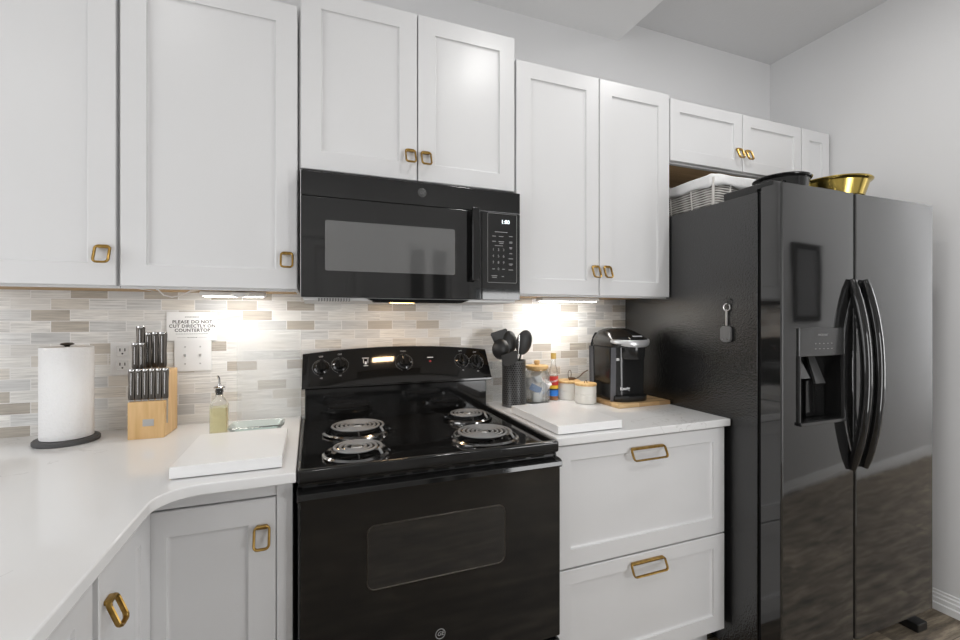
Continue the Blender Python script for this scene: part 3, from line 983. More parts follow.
DX0, DX1, DZ0, DZ1 = 1.611, 1.855, 0.922, 1.263
ld = fdoor(FX0, FXM - 0.004)
ldo = ld.build('freezer_door', FRIDGE, t)
rdo = fdoor(FXM + 0.004, FX1).build('fridge_door', FRIDGE, t)
cut = B().box(DX0 + 0.005, DX1 - 0.005, -0.9, FYD + 0.058, DZ0 + 0.010, 1.166).build('cutter', FRIDGE, t)
bo = ldo.modifiers.new('recess', 'BOOLEAN'); bo.operation = 'DIFFERENCE'; bo.object = cut; bo.solver = 'EXACT'
bpy.context.view_layer.update()
nm_ = bpy.data.meshes.new_from_object(ldo.evaluated_get(bpy.context.evaluated_depsgraph_get()))
ldo.modifiers.clear(); ldo.data = nm_
for me_ in (nm_, rdo.data):
    for p_ in me_.polygons:
        p_.use_smooth = False
bpy.data.objects.remove(cut)


def bow(x, parent):
    k = 20
    pts, rr, r2 = [], [], []
    for i in range(k + 1):
        s_ = i / k
        z = 0.737 + (1.440 - 0.737) * s_
        o = 0.048 * (1 - abs(2 * s_ - 1) ** 2.2) - 0.002
        pts.append((x, FYD - 0.004 - o, z))
        e = min(1, min(s_, 1 - s_) * 8 + 0.55)
        rr.append(0.0175 * e); r2.append(0.0165 * (0.7 + 0.3 * e))
    b = B().tube(pts, rr, 14, ry=r2, up=(0, -1, 0.0001))
    return b.build('handle', BLACK, parent)


bow(1.9035, ldo)
bow(1.9790, rdo)
# ice and water dispenser (recess lined inside a bezel standing just proud of the door)
ds = B()
yf = FYD - 0.008
ds.box(DX0, DX1, yf, FYD + 0.004, 1.163, DZ1, 0.003).box(DX0, DX0 + 0.006, yf, FYD + 0.004, DZ0, 1.165).box(DX1 - 0.006, DX1, yf, FYD + 0.004, DZ0, 1.165).box(DX0, DX1, yf - 0.006, FYD + 0.004, DZ0, DZ0 + 0.012, 0.002)
dso = ds.build('dispenser', mat('dispenser_plastic', (0.03, 0.03, 0.03), 0.15, ior=1.7), ldo)
RBK = mat('recess_black', (0.010, 0.010, 0.010), 0.2)
yb = FYD + 0.056
B().box(DX0 + 0.006, DX1 - 0.006, yb, yb + 0.0015, DZ0 + 0.011, 1.165).box(DX0 + 0.0055, DX0 + 0.0075, FYD, yb, DZ0 + 0.011, 1.165).box(DX1 - 0.0075, DX1 - 0.0055, FYD, yb, DZ0 + 0.011, 1.165).box(DX0 + 0.006, DX1 - 0.006, FYD, yb, 1.1635, 1.1655).box(DX0 + 0.006, DX1 - 0.006, FYD, yb, DZ0 + 0.0105, DZ0 + 0.0125).build('dispenser_recess', RBK, dso)
PDL = mat('paddle_grey', (0.05, 0.05, 0.05), 0.2)
for x, sc_ in ((1.668, 0.9), (1.752, 1.15)):
    zt = 1.160
    secs_ = []
    for f_ in (0, 0.5, 1.0):
        zc = zt - 0.085 * sc_ * f_; yc = yb - 0.008 - 0.034 * f_; hw_ = 0.018 + 0.008 * f_
        secs_.append([(x - hw_, yc - 0.004, zc), (x + hw_, yc - 0.004, zc), (x + hw_, yc + 0.004, zc), (x - hw_, yc + 0.004, zc)])
    pd = B(); pd.flat = True
    pd.loft(secs_).build('paddle', PDL, dso)
B().box(1.725, 1.785, yb - 0.012, yb, 0.935, 1.075, 0.003).build('spill_panel', BLACK, dso)
text_bm('FRIGIDAIRE', 0.0105, face_y(1.733, 1.238, yf - 0.0003)).build('lettering', GREYINK, dso)
ib = B()
for i in range(5):
    ib.box(1.690 + i * 0.022, 1.698 + i * 0.022, yf - 0.0006, yf + 0.0005, 1.188, 1.190).box(1.692 + i * 0.022, 1.696 + i * 0.022, yf - 0.0006, yf + 0.0005, 1.206, 1.209)
ib.build('button_print', GREYINK, dso)
B().box(FX0 + 0.012, FX0 + 0.10, -0.74, -0.60, 1.7525, 1.785, 0.006).box(FX0 + 0.012, FX0 + 0.06, -0.80, -0.735, 1.7635, 1.783, 0.004).build('hinge_cover', BLACKS, t)
B().box(FX1 - 0.10, FX1 - 0.012, -0.74, -0.60, 1.7525, 1.785, 0.006).box(FX1 - 0.06, FX1 - 0.012, -0.80, -0.735, 1.7635, 1.783, 0.004).build('hinge_cover', BLACKS, t)
B().box(FX0 + 0.02, FX1 - 0.02, -0.70, -0.66, 0.02, 0.10).build('kick_grille', BLACKS, t)
for x in (FX0 + 0.05, FX1 - 0.05):
    B().box(x - 0.035, x + 0.035, -0.83, -0.70, 0.0, 0.035, 0.006).build('foot', BLACKS, t)
for x in (FX0 + 0.05, FX1 - 0.05):
    B().cyl((x, -0.1, 0), (x, -0.1, 0.031), 0.02).build('foot', BLACKS, t)

# things on the fridge
FT = 1.7525
bx0, bx1, byf, byb, bz1 = 1.618, 2.02, -0.492, -0.12, 1.905
t = thing('basket', 'whitewashed wicker basket with white cloth liner on top of the fridge', 'basket', ((bx0 + bx1) / 2, (byf + byb) / 2, FT))


def rr_loop(x0, x1, y0, y1, r, z, k=6):
    return [((x0 + x1) / 2 + a, (y0 + y1) / 2 + c, z) for a, c in rrect(x1 - x0, y1 - y0, r, k)]


bk = B()
e = 0.012
secs = [rr_loop(bx0 + e, bx1 - e, byf + e, byb - e, 0.025, FT), rr_loop(bx0, bx1, byf, byb, 0.028, bz1 - 0.03), rr_loop(bx0, bx1, byf, byb, 0.028, bz1), rr_loop(bx0 + 0.008, bx1 - 0.008, byf + 0.008, byb - 0.008, 0.022, bz1), rr_loop(bx0 + e + 0.01, bx1 - e - 0.01, byf + e + 0.01, byb - e - 0.01, 0.02, FT + 0.008)]
bk.loft(secs)
bk.build('wicker_body', WICKER, t)
STK = mat('pale_stake', (0.66, 0.64, 0.61), 0.8)
for x, y in ((bx0, byf), (bx1, byf)):
    q_ = 1 if x == bx0 else -1
    B().tube([(x + 0.014 * q_, y + 0.014, FT + 0.003), (x + 0.005 * q_, y + 0.005, bz1 - 0.01)], 0.006, 8).build('stake', STK, t)
for x in (bx0 + 0.1, bx0 + 0.2, bx0 + 0.3):
    B().tube([(x, byf + 0.012, FT + 0.003), (x, byf - 0.001, bz1 - 0.01)], 0.004, 8).build('stake', STK, t)
for y in (byf + 0.12, byf + 0.24):
    B().tube([(bx0 + 0.012, y, FT + 0.003), (bx0 - 0.001, y, bz1 - 0.01)], 0.004, 8).build('stake', STK, t)
ln = B()


def wavy(x0, x1, y0, y1, r, z, amp, ph):
    L = rr_loop(x0, x1, y0, y1, r, z, 10)
    pts = []
    # densify the straight sides
    for i in range(len(L)):
        a = Vector(L[i]); b_ = Vector(L[(i + 1) % len(L)])
        m_ = max(1, int((b_ - a).length / 0.02))
        for j in range(m_):
            pts.append(a.lerp(b_, j / m_))
    return [p + Vector((0, 0, amp * math.sin(i * 0.9 + ph) + amp * 0.6 * math.sin(i * 0.37 + 2 * ph))) for i, p in enumerate(pts)]


def off(L, o):
    c = sum(L, Vector()) / len(L)
    return [Vector((c.x + (p.x - c.x) * (1 + o), c.y + (p.y - c.y) * (1 + o), p.z)) for p in L]


base = wavy(bx0 - 0.004, bx1 + 0.004, byf - 0.004, byb + 0.004, 0.03, 0, 0, 0)


def lvl(z, o, amp, ph):
    return [p + Vector((0, 0, z + amp * math.sin(i * 0.8 + ph) + amp * 0.7 * math.sin(i * 0.31 + 2 * ph))) for i, p in enumerate(off(base, o))]


ln.loft([lvl(bz1 - 0.046, 0.006, 0.004, 0.3), lvl(bz1 - 0.030, 0.010, 0.002, 1.0), lvl(bz1 - 0.004, 0.006, 0.0008, 0.4), lvl(bz1 + 0.003, -0.002, 0.001, 1.7), lvl(bz1 + 0.003, -0.03, 0.001, 1.7), lvl(bz1 - 0.004, -0.075, 0.002, 0.2), lvl(bz1 - 0.08, -0.11, 0.002, 0.2)], cap=False)
lo = ln.build('cloth_liner', CLOTH, t, angle=80)
sm_ = lo.modifiers.new('thick', 'SOLIDIFY'); sm_.thickness = 0.0015

px, py = 1.832, -0.632
t = thing('pot', 'black enamel pot standing on the fridge in front of the wicker basket', 'pot', (px, py, FT))
pr_ = 0.098
B().lathe([(0, 0.001), (0.075, 0.001), (0.088, 0.006), (0.092, 0.02), (0.0955, 0.098), (pr_ + 0.004, 0.104), (pr_ + 0.006, 0.109), (pr_ + 0.003, 0.113), (0.0945, 0.109), (0.089, 0.02), (0, 0.008)], (px, py, FT), 56).build('bowl', BLACK, t)
for sgn in (-1, 1):
    a0 = math.radians(205 if sgn < 0 else 25)
    hp = []
    for i in range(9):
        a = a0 + math.radians(-16 + 4 * i)
        rr = 0.093 + 0.022 * math.sin(PI * i / 8)
        hp.append((px + rr * math.cos(a), py + rr * math.sin(a), FT + 0.078))
    B().tube(hp, 0.0055, 8).build('handle', BLACK, t)

gx, gy = 2.205, -0.60
t = thing('bowl', 'shiny gold metal bowl standing on top of the fridge near the wall', 'bowl', (gx, gy, FT))
B().lathe([(0, 0.001), (0.075, 0.001), (0.083, 0.004), (0.108, 0.07), (0.112, 0.072), (0.130, 0.132), (0.140, 0.138), (0.1425, 0.142), (0.140, 0.146), (0.134, 0.1445), (0.128, 0.136), (0.108, 0.072), (0.08, 0.008), (0, 0.006)], (gx, gy, FT), 64).build('bowl_body', GOLD, t)
B().tube([(gx + 0.139, gy - 0.012, FT + 0.139), (gx + 0.150, gy - 0.012, FT + 0.130), (gx + 0.150, gy + 0.012, FT + 0.130), (gx + 0.139, gy + 0.012, FT + 0.139)], 0.0025, 8).build('ear_loop', BRONZE, t)

# key fob on the fridge side
t = thing('key_fob', 'grey key fob hanging from a small hook on the side of the fridge', 'key fob', (FX0, -0.632, 1.20))
B().tube([(FX0, -0.640, 1.372), (FX0 - 0.010, -0.640, 1.368), (FX0 - 0.014, -0.640, 1.358), (FX0 - 0.010, -0.640, 1.350), (FX0 - 0.005, -0.640, 1.354)], 0.002, 8).build('hook', BLACKS, t)
B().tube([(FX0 - 0.008 - 0.003 * math.cos(2 * PI * i / 24), -0.633 + 0.0105 * math.cos(2 * PI * i / 24), 1.338 + 0.0145 * math.sin(2 * PI * i / 24)) for i in range(24)], 0.0024, 8, True).build('ring', CHROME, t)
B().box(FX0 - 0.009, FX0 - 0.005, -0.635, -0.627, 1.268, 1.330, 0.0015).build('strap', STEEL, t)
fpts = [(-0.630 + a, 1.236 + c) for a, c in rrect(0.046, 0.060, 0.014, 6)]
fb = B().prism(fpts, 'x', FX0 - 0.014, FX0 - 0.002, 0.003, 2).build('case', FOB, t)
B().lathe([(0, 0), (0.003, 0), (0.003, 0.0015), (0, 0.0015)], (FX0 - 0.014, -0.640, 1.216), 12, (-1, 0, 0)).lathe([(0, 0), (0.003, 0), (0.003, 0.0015), (0, 0.0015)], (FX0 - 0.014, -0.620, 1.216), 12, (-1, 0, 0)).build('rivet', CHROME, fb)

# ------------------------------------------------------------------ on the left worktop
CT = 0.914
t = thing('paper_towel_holder', 'dark slate paper towel stand on the corner worktop', 'paper towel holder', (-0.674, -0.135, CT))
hx, hy = -0.674, -0.135
B().lathe([(0, 0), (0.077, 0), (0.080, 0.003), (0.080, 0.012), (0.077, 0.015), (0, 0.015)], (hx, hy, CT), 56).build('base', SLATE, t)
B().cyl((hx, hy, CT + 0.014), (hx, hy, 1.212), 0.006).build('rod', DSTEEL, t)
B().lathe([(0, 0), (0.006, 0), (0.009, 0.003), (0.016, 0.005), (0.017, 0.008), (0.012, 0.011), (0, 0.012)], (hx, hy, 1.2105), 24).build('finial', DSTEEL, t)
tr = B().lathe([(0.019, 0), (0.0630, 0.0), (0.0640, 0.002), (0.0640, 0.277), (0.0627, 0.279), (0.019, 0.279), (0.019, 0)], (hx, hy, CT + 0.0165), 64)
o = tr.build('paper_towel_roll', TOWEL)
tag(o, 'white paper towel roll standing on the slate holder', 'paper towel')

# knife block with knives
kx, ky = -0.453, -0.118
KR = math.radians(-2)
t = thing('knife_block', 'stepped pale wood knife block full of steel handled knives', 'knife block', (kx, ky, CT), rz=KR)
kb = B()
kb.prism([(-0.066, 0.0), (0.063, 0.0), (0.063, 0.212), (-0.022, 0.212), (-0.026, 0.118), (-0.066, 0.118)], 'x', -0.051, 0.049, 0.003, 2)
kb.build('block', PINE, t, local=True)
B().box(-0.010, 0.020, -0.0675, -0.0655, 0.040, 0.062, 0.0005).build('nameplate', STEEL, t, local=True, label='small steel nameplate')
ks = B()
for i in range(6):
    x = -0.0455 + 0.0182 * i
    ks.box(x - 0.006, x + 0.006, -0.050, -0.046, 0.1175, 0.1186)
ks.build('slot', INK, t, local=True)
Rk = Matrix.Translation((kx, ky, CT)) @ Matrix.Rotation(KR, 4, 'Z')


def knife(name, label, cat, lx, ly, z, hl, hw, group, lean=0.0):
    loc = Rk @ Vector((lx, ly, z))
    o = thing(name, label, cat, loc, group, rz=KR)
    o.rotation_euler = (lean, 0, KR)
    h = B()
    h.loft([[(a * hw * k_, c * hw * 0.62 * k_, zz) for a, c in rrect(1, 1.2, 0.35, 4)] for zz, k_ in ((0.004, 0.8), (0.012, 0.95), (hl * 0.5, 0.86), (hl - 0.010, 1.0), (hl - 0.003, 1.0), (hl, 0.8))])
    h.build('handle', DSTEEL, o, local=True, label='dark steel handle')
    B().box(-hw * 0.42, hw * 0.42, -0.0010, 0.0010, -0.075, 0.005).build('blade', STEEL, o, local=True)
    B().lathe([(0, -0.0), (hw * 0.5, 0), (hw * 0.55, 0.003), (hw * 0.5, 0.007), (0, 0.007)], (0, 0, hl - 0.007), 16, sy=0.8).build('end_cap', CHROME, o, local=True)
    B().box(-0.0012, 0.0012, -hw * 0.375, hw * 0.375, 0.02, hl - 0.012, 0.0004).build('tang', CHROME, o, local=True)
    return o


ordn = ['leftmost', 'second from the left', 'third from the left', 'fourth from the left', 'fifth from the left', 'rightmost']
for i in range(6):
    knife('steak_knife', 'steak knife %s in the low front row of the knife block' % ordn[i], 'knife', -0.0455 + 0.0182 * i, -0.048, 0.1185, 0.102, 0.0190, 'steak knives in the front row', -0.03)
knife('kitchen_knife', 'kitchen knife with shorter handle at the left end of the upper block row', 'knife', -0.0500, -0.006, 0.2125, 0.090, 0.019, 'knives in the upper part of the block')
knife('kitchen_knife', 'kitchen knife with shorter handle beside the tallest knife in the block', 'knife', -0.0320, -0.006, 0.2125, 0.090, 0.019, 'knives in the upper part of the block')
knife('kitchen_knife', 'tallest thick handled knife sticking out of the top of the block', 'knife', -0.0480, 0.032, 0.2125, 0.145, 0.024, 'knives in the upper part of the block')
knife('kitchen_knife', 'long handled knife just right of the tallest one in the block', 'knife', -0.0265, 0.032, 0.2125, 0.122, 0.020, 'knives in the upper part of the block')
knife('kitchen_knife', 'long handled knife in the middle of the rear row, left of the broad one', 'knife', -0.0070, 0.032, 0.2125, 0.124, 0.020, 'knives in the upper part of the block')
knife('kitchen_knife', 'broad handled knife at the right end of the rear row', 'knife', 0.0155, 0.028, 0.2125, 0.124, 0.025, 'knives in the upper part of the block')

# oil bottle
ox, oy = -0.246, -0.225
t = thing('oil_bottle', 'square glass bottle of pale yellow oil with a steel pourer', 'bottle', (ox, oy, CT))


def sq(r, z, k=0.3):
    return [(ox + a, oy + c, z) for a, c in rrect(2 * r, 2 * r, r * k, 4)]


B().loft([sq(0.0238, CT), sq(0.0250, CT + 0.004), sq(0.0250, CT + 0.098), sq(0.022, CT + 0.112, 0.6), sq(0.012, CT + 0.128, 0.95), sq(0.0105, CT + 0.140, 0.98), sq(0.0125, CT + 0.142, 0.98), sq(0.0125, CT + 0.150, 0.98)]).build('glass', GLASS, t)
B().loft([sq(0.0222, CT + 0.004), sq(0.0230, CT + 0.008), sq(0.0230, CT + 0.092), sq(0.0228, CT + 0.0935)]).build('oil', OIL, t, label='pale yellow oil')
B().lathe([(0, 0), (0.0085, 0), (0.0105, 0.016), (0.0105, 0.022), (0, 0.022)], (ox, oy, CT + 0.134), 20).build('stopper', BLACKS, t)
B().lathe([(0, 0), (0.017, 0), (0.0175, 0.002), (0.014, 0.006), (0.006, 0.008), (0.0045, 0.014), (0, 0.014)], (ox, oy, CT + 0.156), 20).build('collar', CHROME, t)
B().tube([(ox, oy, CT + 0.166), (ox, oy, CT + 0.180), (ox - 0.001, oy - 0.002, CT + 0.188), (ox - 0.004, oy - 0.006, CT + 0.196)], [0.0035, 0.003, 0.0035, 0.003], 10).build('spout', CHROME, t)

# glass dish
dh = B()
A = lambda x0, x1, y0, y1, z, r: rr_loop(x0 + 0.018, x1 + 0.004, y0, y1, r, z, 4)
dh.loft([A(-0.212, -0.074, -0.286, -0.215, CT, 0.010), A(-0.228, -0.058, -0.300, -0.200, CT + 0.030, 0.014), A(-0.233, -0.053, -0.305, -0.195, CT + 0.034, 0.016), A(-0.228, -0.058, -0.300, -0.200, CT + 0.037, 0.014), A(-0.218, -0.068, -0.290, -0.210, CT + 0.029, 0.012), A(-0.207, -0.079, -0.281, -0.220, CT + 0.006, 0.009)])
o = dh.build('glass_dish', GREENGLASS)
tag(o, 'long pale green glass dish behind the white cutting board, beside the oil bottle', 'dish')
# the two clear splash guards flanking the stove
o = B().box(-0.225, -0.002, -0.0085, -0.0045, CT + 0.0005, 1.2545, 0.0006, 1).build('splash_guard', ACRYL)
tag(o, 'clear acrylic panel against the tiles behind the glass dish', 'splash guard', 'clear panels beside the stove')
o = B().box(0.7675, 0.962, -0.0085, -0.0045, CT + 0.0005, 1.097, 0.0006, 1).build('splash_guard', ACRYL)
tag(o, 'clear acrylic panel against the tiles behind the utensil holder', 'splash guard', 'clear panels beside the stove')

# white cutting boards
BOARD = mat('white_board', (0.84, 0.84, 0.84), 0.16)
for (x0, x1, y0, y1, lb) in ((-0.281, -0.036, -0.6375, -0.320, 'thick white cutting board on the worktop in front of the oil bottle'), (0.787, 1.0425, -0.622, -0.262, 'thick white cutting board on the worktop in front of the utensil holder')):
    t = thing('cutting_board', lb, 'cutting board', ((x0 + x1) / 2, (y0 + y1) / 2, CT))
    B().box(x0, x1, y0, y1, CT + 0.0025, CT + 0.031, 0.002, 2).build('board', BOARD, t)
    for fx_ in (x0 + 0.02, x1 - 0.02):
        for fy_ in (y0 + 0.02, y1 - 0.02):
            B().cyl((fx_, fy_, CT), (fx_, fy_, CT + 0.003), 0.008, n=16).build('foot', RUBBER, t)

# outlet, switches, sign
t = thing('outlet', 'white double wall outlet on the tiles beside the paper towels', 'outlet', (-0.574, -0.004, 1.16))
pl_ = B().box(-0.609, -0.539, -0.0095, -0.003, 1.101, 1.217, 0.003, 2).build('plate', PLASTIC, t)
for zc in (1.184, 1.135):
    s_ = B().box(-0.592, -0.556, -0.0112, -0.009, zc - 0.017, zc + 0.017, 0.004, 2).build('socket', PLASTIC, t)
    B().box(-0.5825, -0.5795, -0.0116, -0.011, zc - 0.001, zc + 0.009).box(-0.5685, -0.5655, -0.0116, -0.011, zc - 0.001, zc + 0.009).cyl((-0.574, -0.0116, zc - 0.009), (-0.574, -0.0110, zc - 0.009), 0.0028, n=12).build('socket_hole', INK, s_)
t = thing('light_switch', 'white two-gang switch plate under the paper sign', 'light switch', (-0.366, -0.004, 1.163))
B().box(-0.4245, -0.308, -0.0095, -0.003, 1.105, 1.222, 0.003, 2).build('plate', PLASTIC, t)
for x in (-0.390, -0.343):
    B().box(x - 0.0055, x + 0.0055, -0.0105, -0.009, 1.151, 1.175, 0.001).build('toggle_frame', PLASTIC, t)
    B().prism([(-0.0095, 1.158), (-0.0095, 1.168), (-0.0195, 1.1685), (-0.0195, 1.1635)], 'x', x - 0.0032, x + 0.0032, 0.0008, 1).build('toggle', STEEL, t, label='grey toggle')
    for z in (1.1325, 1.1935):
        B().lathe([(0, 0), (0.003, 0), (0.0025, 0.001), (0, 0.001)], (x, -0.0095, z), 12, (0, -1, 0)).build('screw', STEEL, t)
t = thing('sign', 'small white paper sign taped to the tiles above the light switch', 'sign', (-0.368, -0.006, 1.2165))
B().box(-0.446, -0.290, -0.0112, -0.0102, 1.2165, 1.320).build('sheet', PAPER, t)
tx = []
for i, ln_ in enumerate(('PLEASE DO NOT', 'CUT DIRECTLY ON', 'COUNTERTOP')):
    tx.append(text_bm(ln_, 0.0160, face_y(-0.3665, 1.2835 - 0.0152 * i, -0.0116), 0.0002, space=1.05, bold=0.0002))
merge(tx).build('lettering', INK, t)
tb = B()
random.seed(9)


def dashes(xa, xb, z, h):
    x = xa
    while x < xb:
        w_ = random.uniform(0.002, 0.006)
        tb.box(x, min(x + w_, xb), -0.0117, -0.0111, z - h / 2, z + h / 2)
        x += w_ + 0.0012


dashes(-0.390, -0.347, 1.3015, 0.0030)
dashes(-0.418, -0.318, 1.2405, 0.0018)
dashes(-0.384, -0.352, 1.2275, 0.0022)
tb.box(-0.414, -0.387, -0.0117, -0.0111, 1.2272, 1.2280).box(-0.349, -0.322, -0.0117, -0.0111, 1.2272, 1.2280)
tb.build('small_print', GREYINK, t)

# ------------------------------------------------------------------ on the right worktop
ux, uy = 0.863, -0.125
t = thing('utensil_holder', 'tall black perforated metal utensil holder beside the stove', 'utensil holder', (ux, uy, CT))
B().lathe([(0, 0), (0.0515, 0), (0.0525, 0.003), (0.0515, 0.006), (0.0515, 0.194), (0.0530, 0.197), (0.0515, 0.200), (0.0490, 0.199), (0.0490, 0.006), (0, 0.005)], (ux, uy, CT), 56).build('crock', PERF, t)


def utensil(name, label, top, foot, head, mat_=SILICONE, r=0.0055):
    """shaft from foot (inside the crock) to top, head(b, p, dir) adds the working end"""
    foot = Vector((ux, uy, CT + 0.012)) + Vector(foot)
    top = Vector(top)
    t = thing(name, label, 'utensil', foot, 'utensils in the black holder')
    B().tube([foot, foot.lerp(top, 0.5), top], [r * 0.9, r, r * 0.8], 10).build('handle', mat_, t)
    b = B()
    head(b, top, (top - foot).normalized())
    b.build('head', SILICONE if mat_ is SILICONE else mat_, t)
    return t


def disc_head(w_, l_, th, cup=0.0, tilt=0.0):
    def f(b, p, d):
        k = 24
        side = Vector((1, 0, 0)); side = (side - d * side.dot(d)).normalized()
        nrm = d.cross(side)
        c = p + d * (l_ * 0.5 - 0.006)
        def ring(s_, dz):
            return [c + side * (w_ / 2 * s_ * math.cos(2 * PI * i / k)) + d * (l_ / 2 * s_ * math.sin(2 * PI * i / k)) + nrm * dz for i in range(k)]
        b.loft([ring(0.15, -cup - th), ring(0.6, -cup * 0.75 - th), ring(0.9, -cup * 0.25 - th), ring(1, 0), ring(0.93, 0), ring(0.88, -cup * 0.2), ring(0.6, -cup * 0.7), ring(0.15, -cup)])
    return f


def plate_head(w0, w1, l_, th=0.003, bend=0.0, slots=0):
    def f(b, p, d):
        side = Vector((1, 0, 0)); side = (side - d * side.dot(d)).normalized()
        nrm = d.cross(side)
        def sec(t_, w_):
            c = p + d * (l_ * t_ - 0.006) + nrm * (bend * t_ * t_)
            return [c + side * (w_ / 2) + nrm * th / 2, c - side * (w_ / 2) + nrm * th / 2, c - side * (w_ / 2) - nrm * th / 2, c + side * (w_ / 2) - nrm * th / 2]
        b.loft([sec(0, 0.012), sec(0.16, w0 * 0.8), sec(0.24, w0), sec(0.92, w1), sec(1.0, w1 * 0.86)])
    return f


utensil('ladle', 'black round ladle leaning out of the holder towards the stove', (0.803, -0.150, 1.128), (0.026, 0.008, 0), disc_head(0.080, 0.092, 0.002, 0.026))
utensil('serving_spoon', 'black oval spoon standing high at the right side of the holder', (0.892, -0.138, 1.142), (-0.020, 0.012, 0), disc_head(0.078, 0.112, 0.002, 0.012))
utensil('spatula', 'black wide spatula at the upper left back of the holder', (0.822, -0.108, 1.165), (0.026, -0.008, 0), plate_head(0.065, 0.082, 0.086))
utensil('turner', 'black square turner blade low at the front of the holder', (0.826, -0.172, 1.100), (0.026, 0.030, 0), plate_head(0.066, 0.072, 0.066, 0.004))
utensil('slotted_spoon', 'black spoon in the middle of the holder behind the square turner', (0.853, -0.108, 1.150), (-0.004, -0.004, 0), disc_head(0.072, 0.098, 0.002, 0.010))


def tong(b, p, d):
    b.tube([p - d * 0.01, p + d * 0.04, p + d * 0.075], [0.007, 0.0075, 0.005], 10, ry=0.004)


utensil('tongs', 'shiny steel tongs standing upright in the middle of the utensil holder', (0.874, -0.142, 1.150), (0.006, 0.010, 0), tong, CHROME, 0.006)
utensil('whisk', 'thin grey utensil tip poking out behind the oval spoon', (0.906, -0.092, 1.170), (-0.024, -0.014, 0), plate_head(0.014, 0.010, 0.045), STEEL, 0.004)

# glass jar with pods
jx, jy = 0.999, -0.085
t = thing('glass_jar', 'clear glass jar with a wooden knob lid behind the white board', 'jar', (jx, jy, CT))
B().lathe([(0, 0), (0.054, 0), (0.058, 0.004), (0.0585, 0.115), (0.054, 0.135), (0.046, 0.146), (0.046, 0.154), (0.0435, 0.154), (0.0435, 0.145), (0.0515, 0.134), (0.0560, 0.115), (0.0555, 0.007), (0, 0.005)], (jx, jy, CT), 48).build('glass', GLASS, t)
B().lathe([(0, 0.145), (0.042, 0.145), (0.042, 0.1545), (0.0515, 0.1545), (0.0525, 0.158), (0.0515, 0.1665), (0.044, 0.168), (0.012, 0.168), (0.010, 0.172), (0.0135, 0.178), (0.0125, 0.188), (0.007, 0.191), (0, 0.191)], (jx, jy, CT), 40).build('lid', BAMBOO, t, label='bamboo lid with knob')
PODW = mat('pod_white', (0.82, 0.82, 0.82), 0.5)
PODL = ['white coffee pod lying at the bottom front of the glass jar', 'white coffee pod at the bottom back of the glass jar', 'white coffee pod resting in the middle of the glass jar', 'white coffee pod tilted near the top left of the jar', 'white coffee pod topmost under the lid of the jar']
for (dx, dy, dz, rx, ry_), lb in zip(((-0.014, -0.026, 0.0075, 0, 0), (0.018, 0.022, 0.0075, 0, 0), (0.020, -0.018, 0.056, 0.4, 0.3), (-0.022, 0.010, 0.062, -0.5, 0.2), (0.006, -0.004, 0.098, 0.3, -0.5)), PODL):
    o = B().lathe([(0, 0), (0.018, 0), (0.0195, 0.002), (0.0225, 0.040), (0.0252, 0.041), (0.0252, 0.043), (0, 0.043)], (0, 0, 0), 28).build('coffee_pod', PODW)
    o.location = (jx + dx, jy + dy, CT + dz)
    o.rotation_euler = (rx, ry_, 0)
    tag(o, lb, 'coffee pod', 'coffee pods in the glass jar')
o = B().box(-0.026, 0.026, -0.0015, 0.0015, -0.015, 0.015, 0.001).build('sugar_packet', mat('packet_blue', (0.25, 0.33, 0.5), 0.5))
o.location = (jx - 0.026, jy - 0.036, CT + 0.067); o.rotation_euler = (-0.3, 0.45, -0.5)
tag(o, 'small blue sweetener packet against the front of the glass jar', 'packet')

# syrup bottle
sx_, sy_ = 1.094, -0.070
t = thing('syrup_bottle', 'slim syrup bottle with red, yellow and blue label beside the glass jar', 'bottle', (sx_, sy_, CT))
B().lathe([(0, 0), (0.0205, 0), (0.0222, 0.003), (0.0222, 0.120), (0.0205, 0.135), (0.013, 0.160), (0.0105, 0.172), (0.0105, 0.198), (0, 0.198)], (sx_, sy_, CT), 36).build('glass', GLASS, t)
B().lathe([(0, 0.002), (0.019, 0.002), (0.0205, 0.005), (0.0205, 0.112), (0, 0.112)], (sx_, sy_, CT), 32).build('syrup', SYRUP, t, label='amber syrup')
for nm, z0, z1, m_ in (('red_label', 0.070, 0.112, RED), ('yellow_label', 0.055, 0.070, YELLOW), ('navy_label', 0.048, 0.055, NAVY), ('blue_label', 0.021, 0.048, BLUE)):
    B().lathe([(0.0222, z0), (0.0227, z0), (0.0227, z1), (0.0222, z1)], (sx_, sy_, CT), 36).build(nm, m_, t)
B().lathe([(0, 0.192), (0.0125, 0.192), (0.0130, 0.194), (0.0130, 0.217), (0.0118, 0.219), (0, 0.219)], (sx_, sy_, CT), 28).build('cap', GOLDCAP, t)


def on_bottle(cx_, cy_, r, ang0, z0, slope=0.0):
    def f(a, b_, c):
        an = ang0 + a / r
        return (cx_ + (r + c) * math.cos(an), cy_ + (r + c) * math.sin(an), z0 + b_ + slope * a)
    return f


text_bm('Torani', 0.0155, on_bottle(sx_, sy_, 0.0228, math.radians(-120), CT + 0.090, 0.25), 0.0002, shear=0.25, bold=0.0003).build('lettering', WINK, t)


def canister(name, label, x, y, r, h, lidparts):
    t = thing(name, label, 'canister', (x, y, CT), 'cream canisters with bamboo lids')
    B().lathe([(0, 0), (r - 0.004, 0), (r, 0.004), (r, h * 0.5), (r - 0.0018, h * 0.5 + 0.0015), (r - 0.0018, h * 0.5 + 0.003), (r, h * 0.5 + 0.0045), (r, h - 0.002), (r - 0.003, h), (r - 0.006, h), (r - 0.006, 0.006), (0, 0.006)], (x, y, CT), 48).build('pot', CERAMIC, t)
    lid = B().lathe([(0, h), (r + 0.001, h), (r + 0.002, h + 0.002), (r + 0.002, h + 0.008), (r, h + 0.010), (0, h + 0.010)], (x, y, CT), 48).build('lid', BAMBOO, t, label='bamboo lid')
    return t, lid


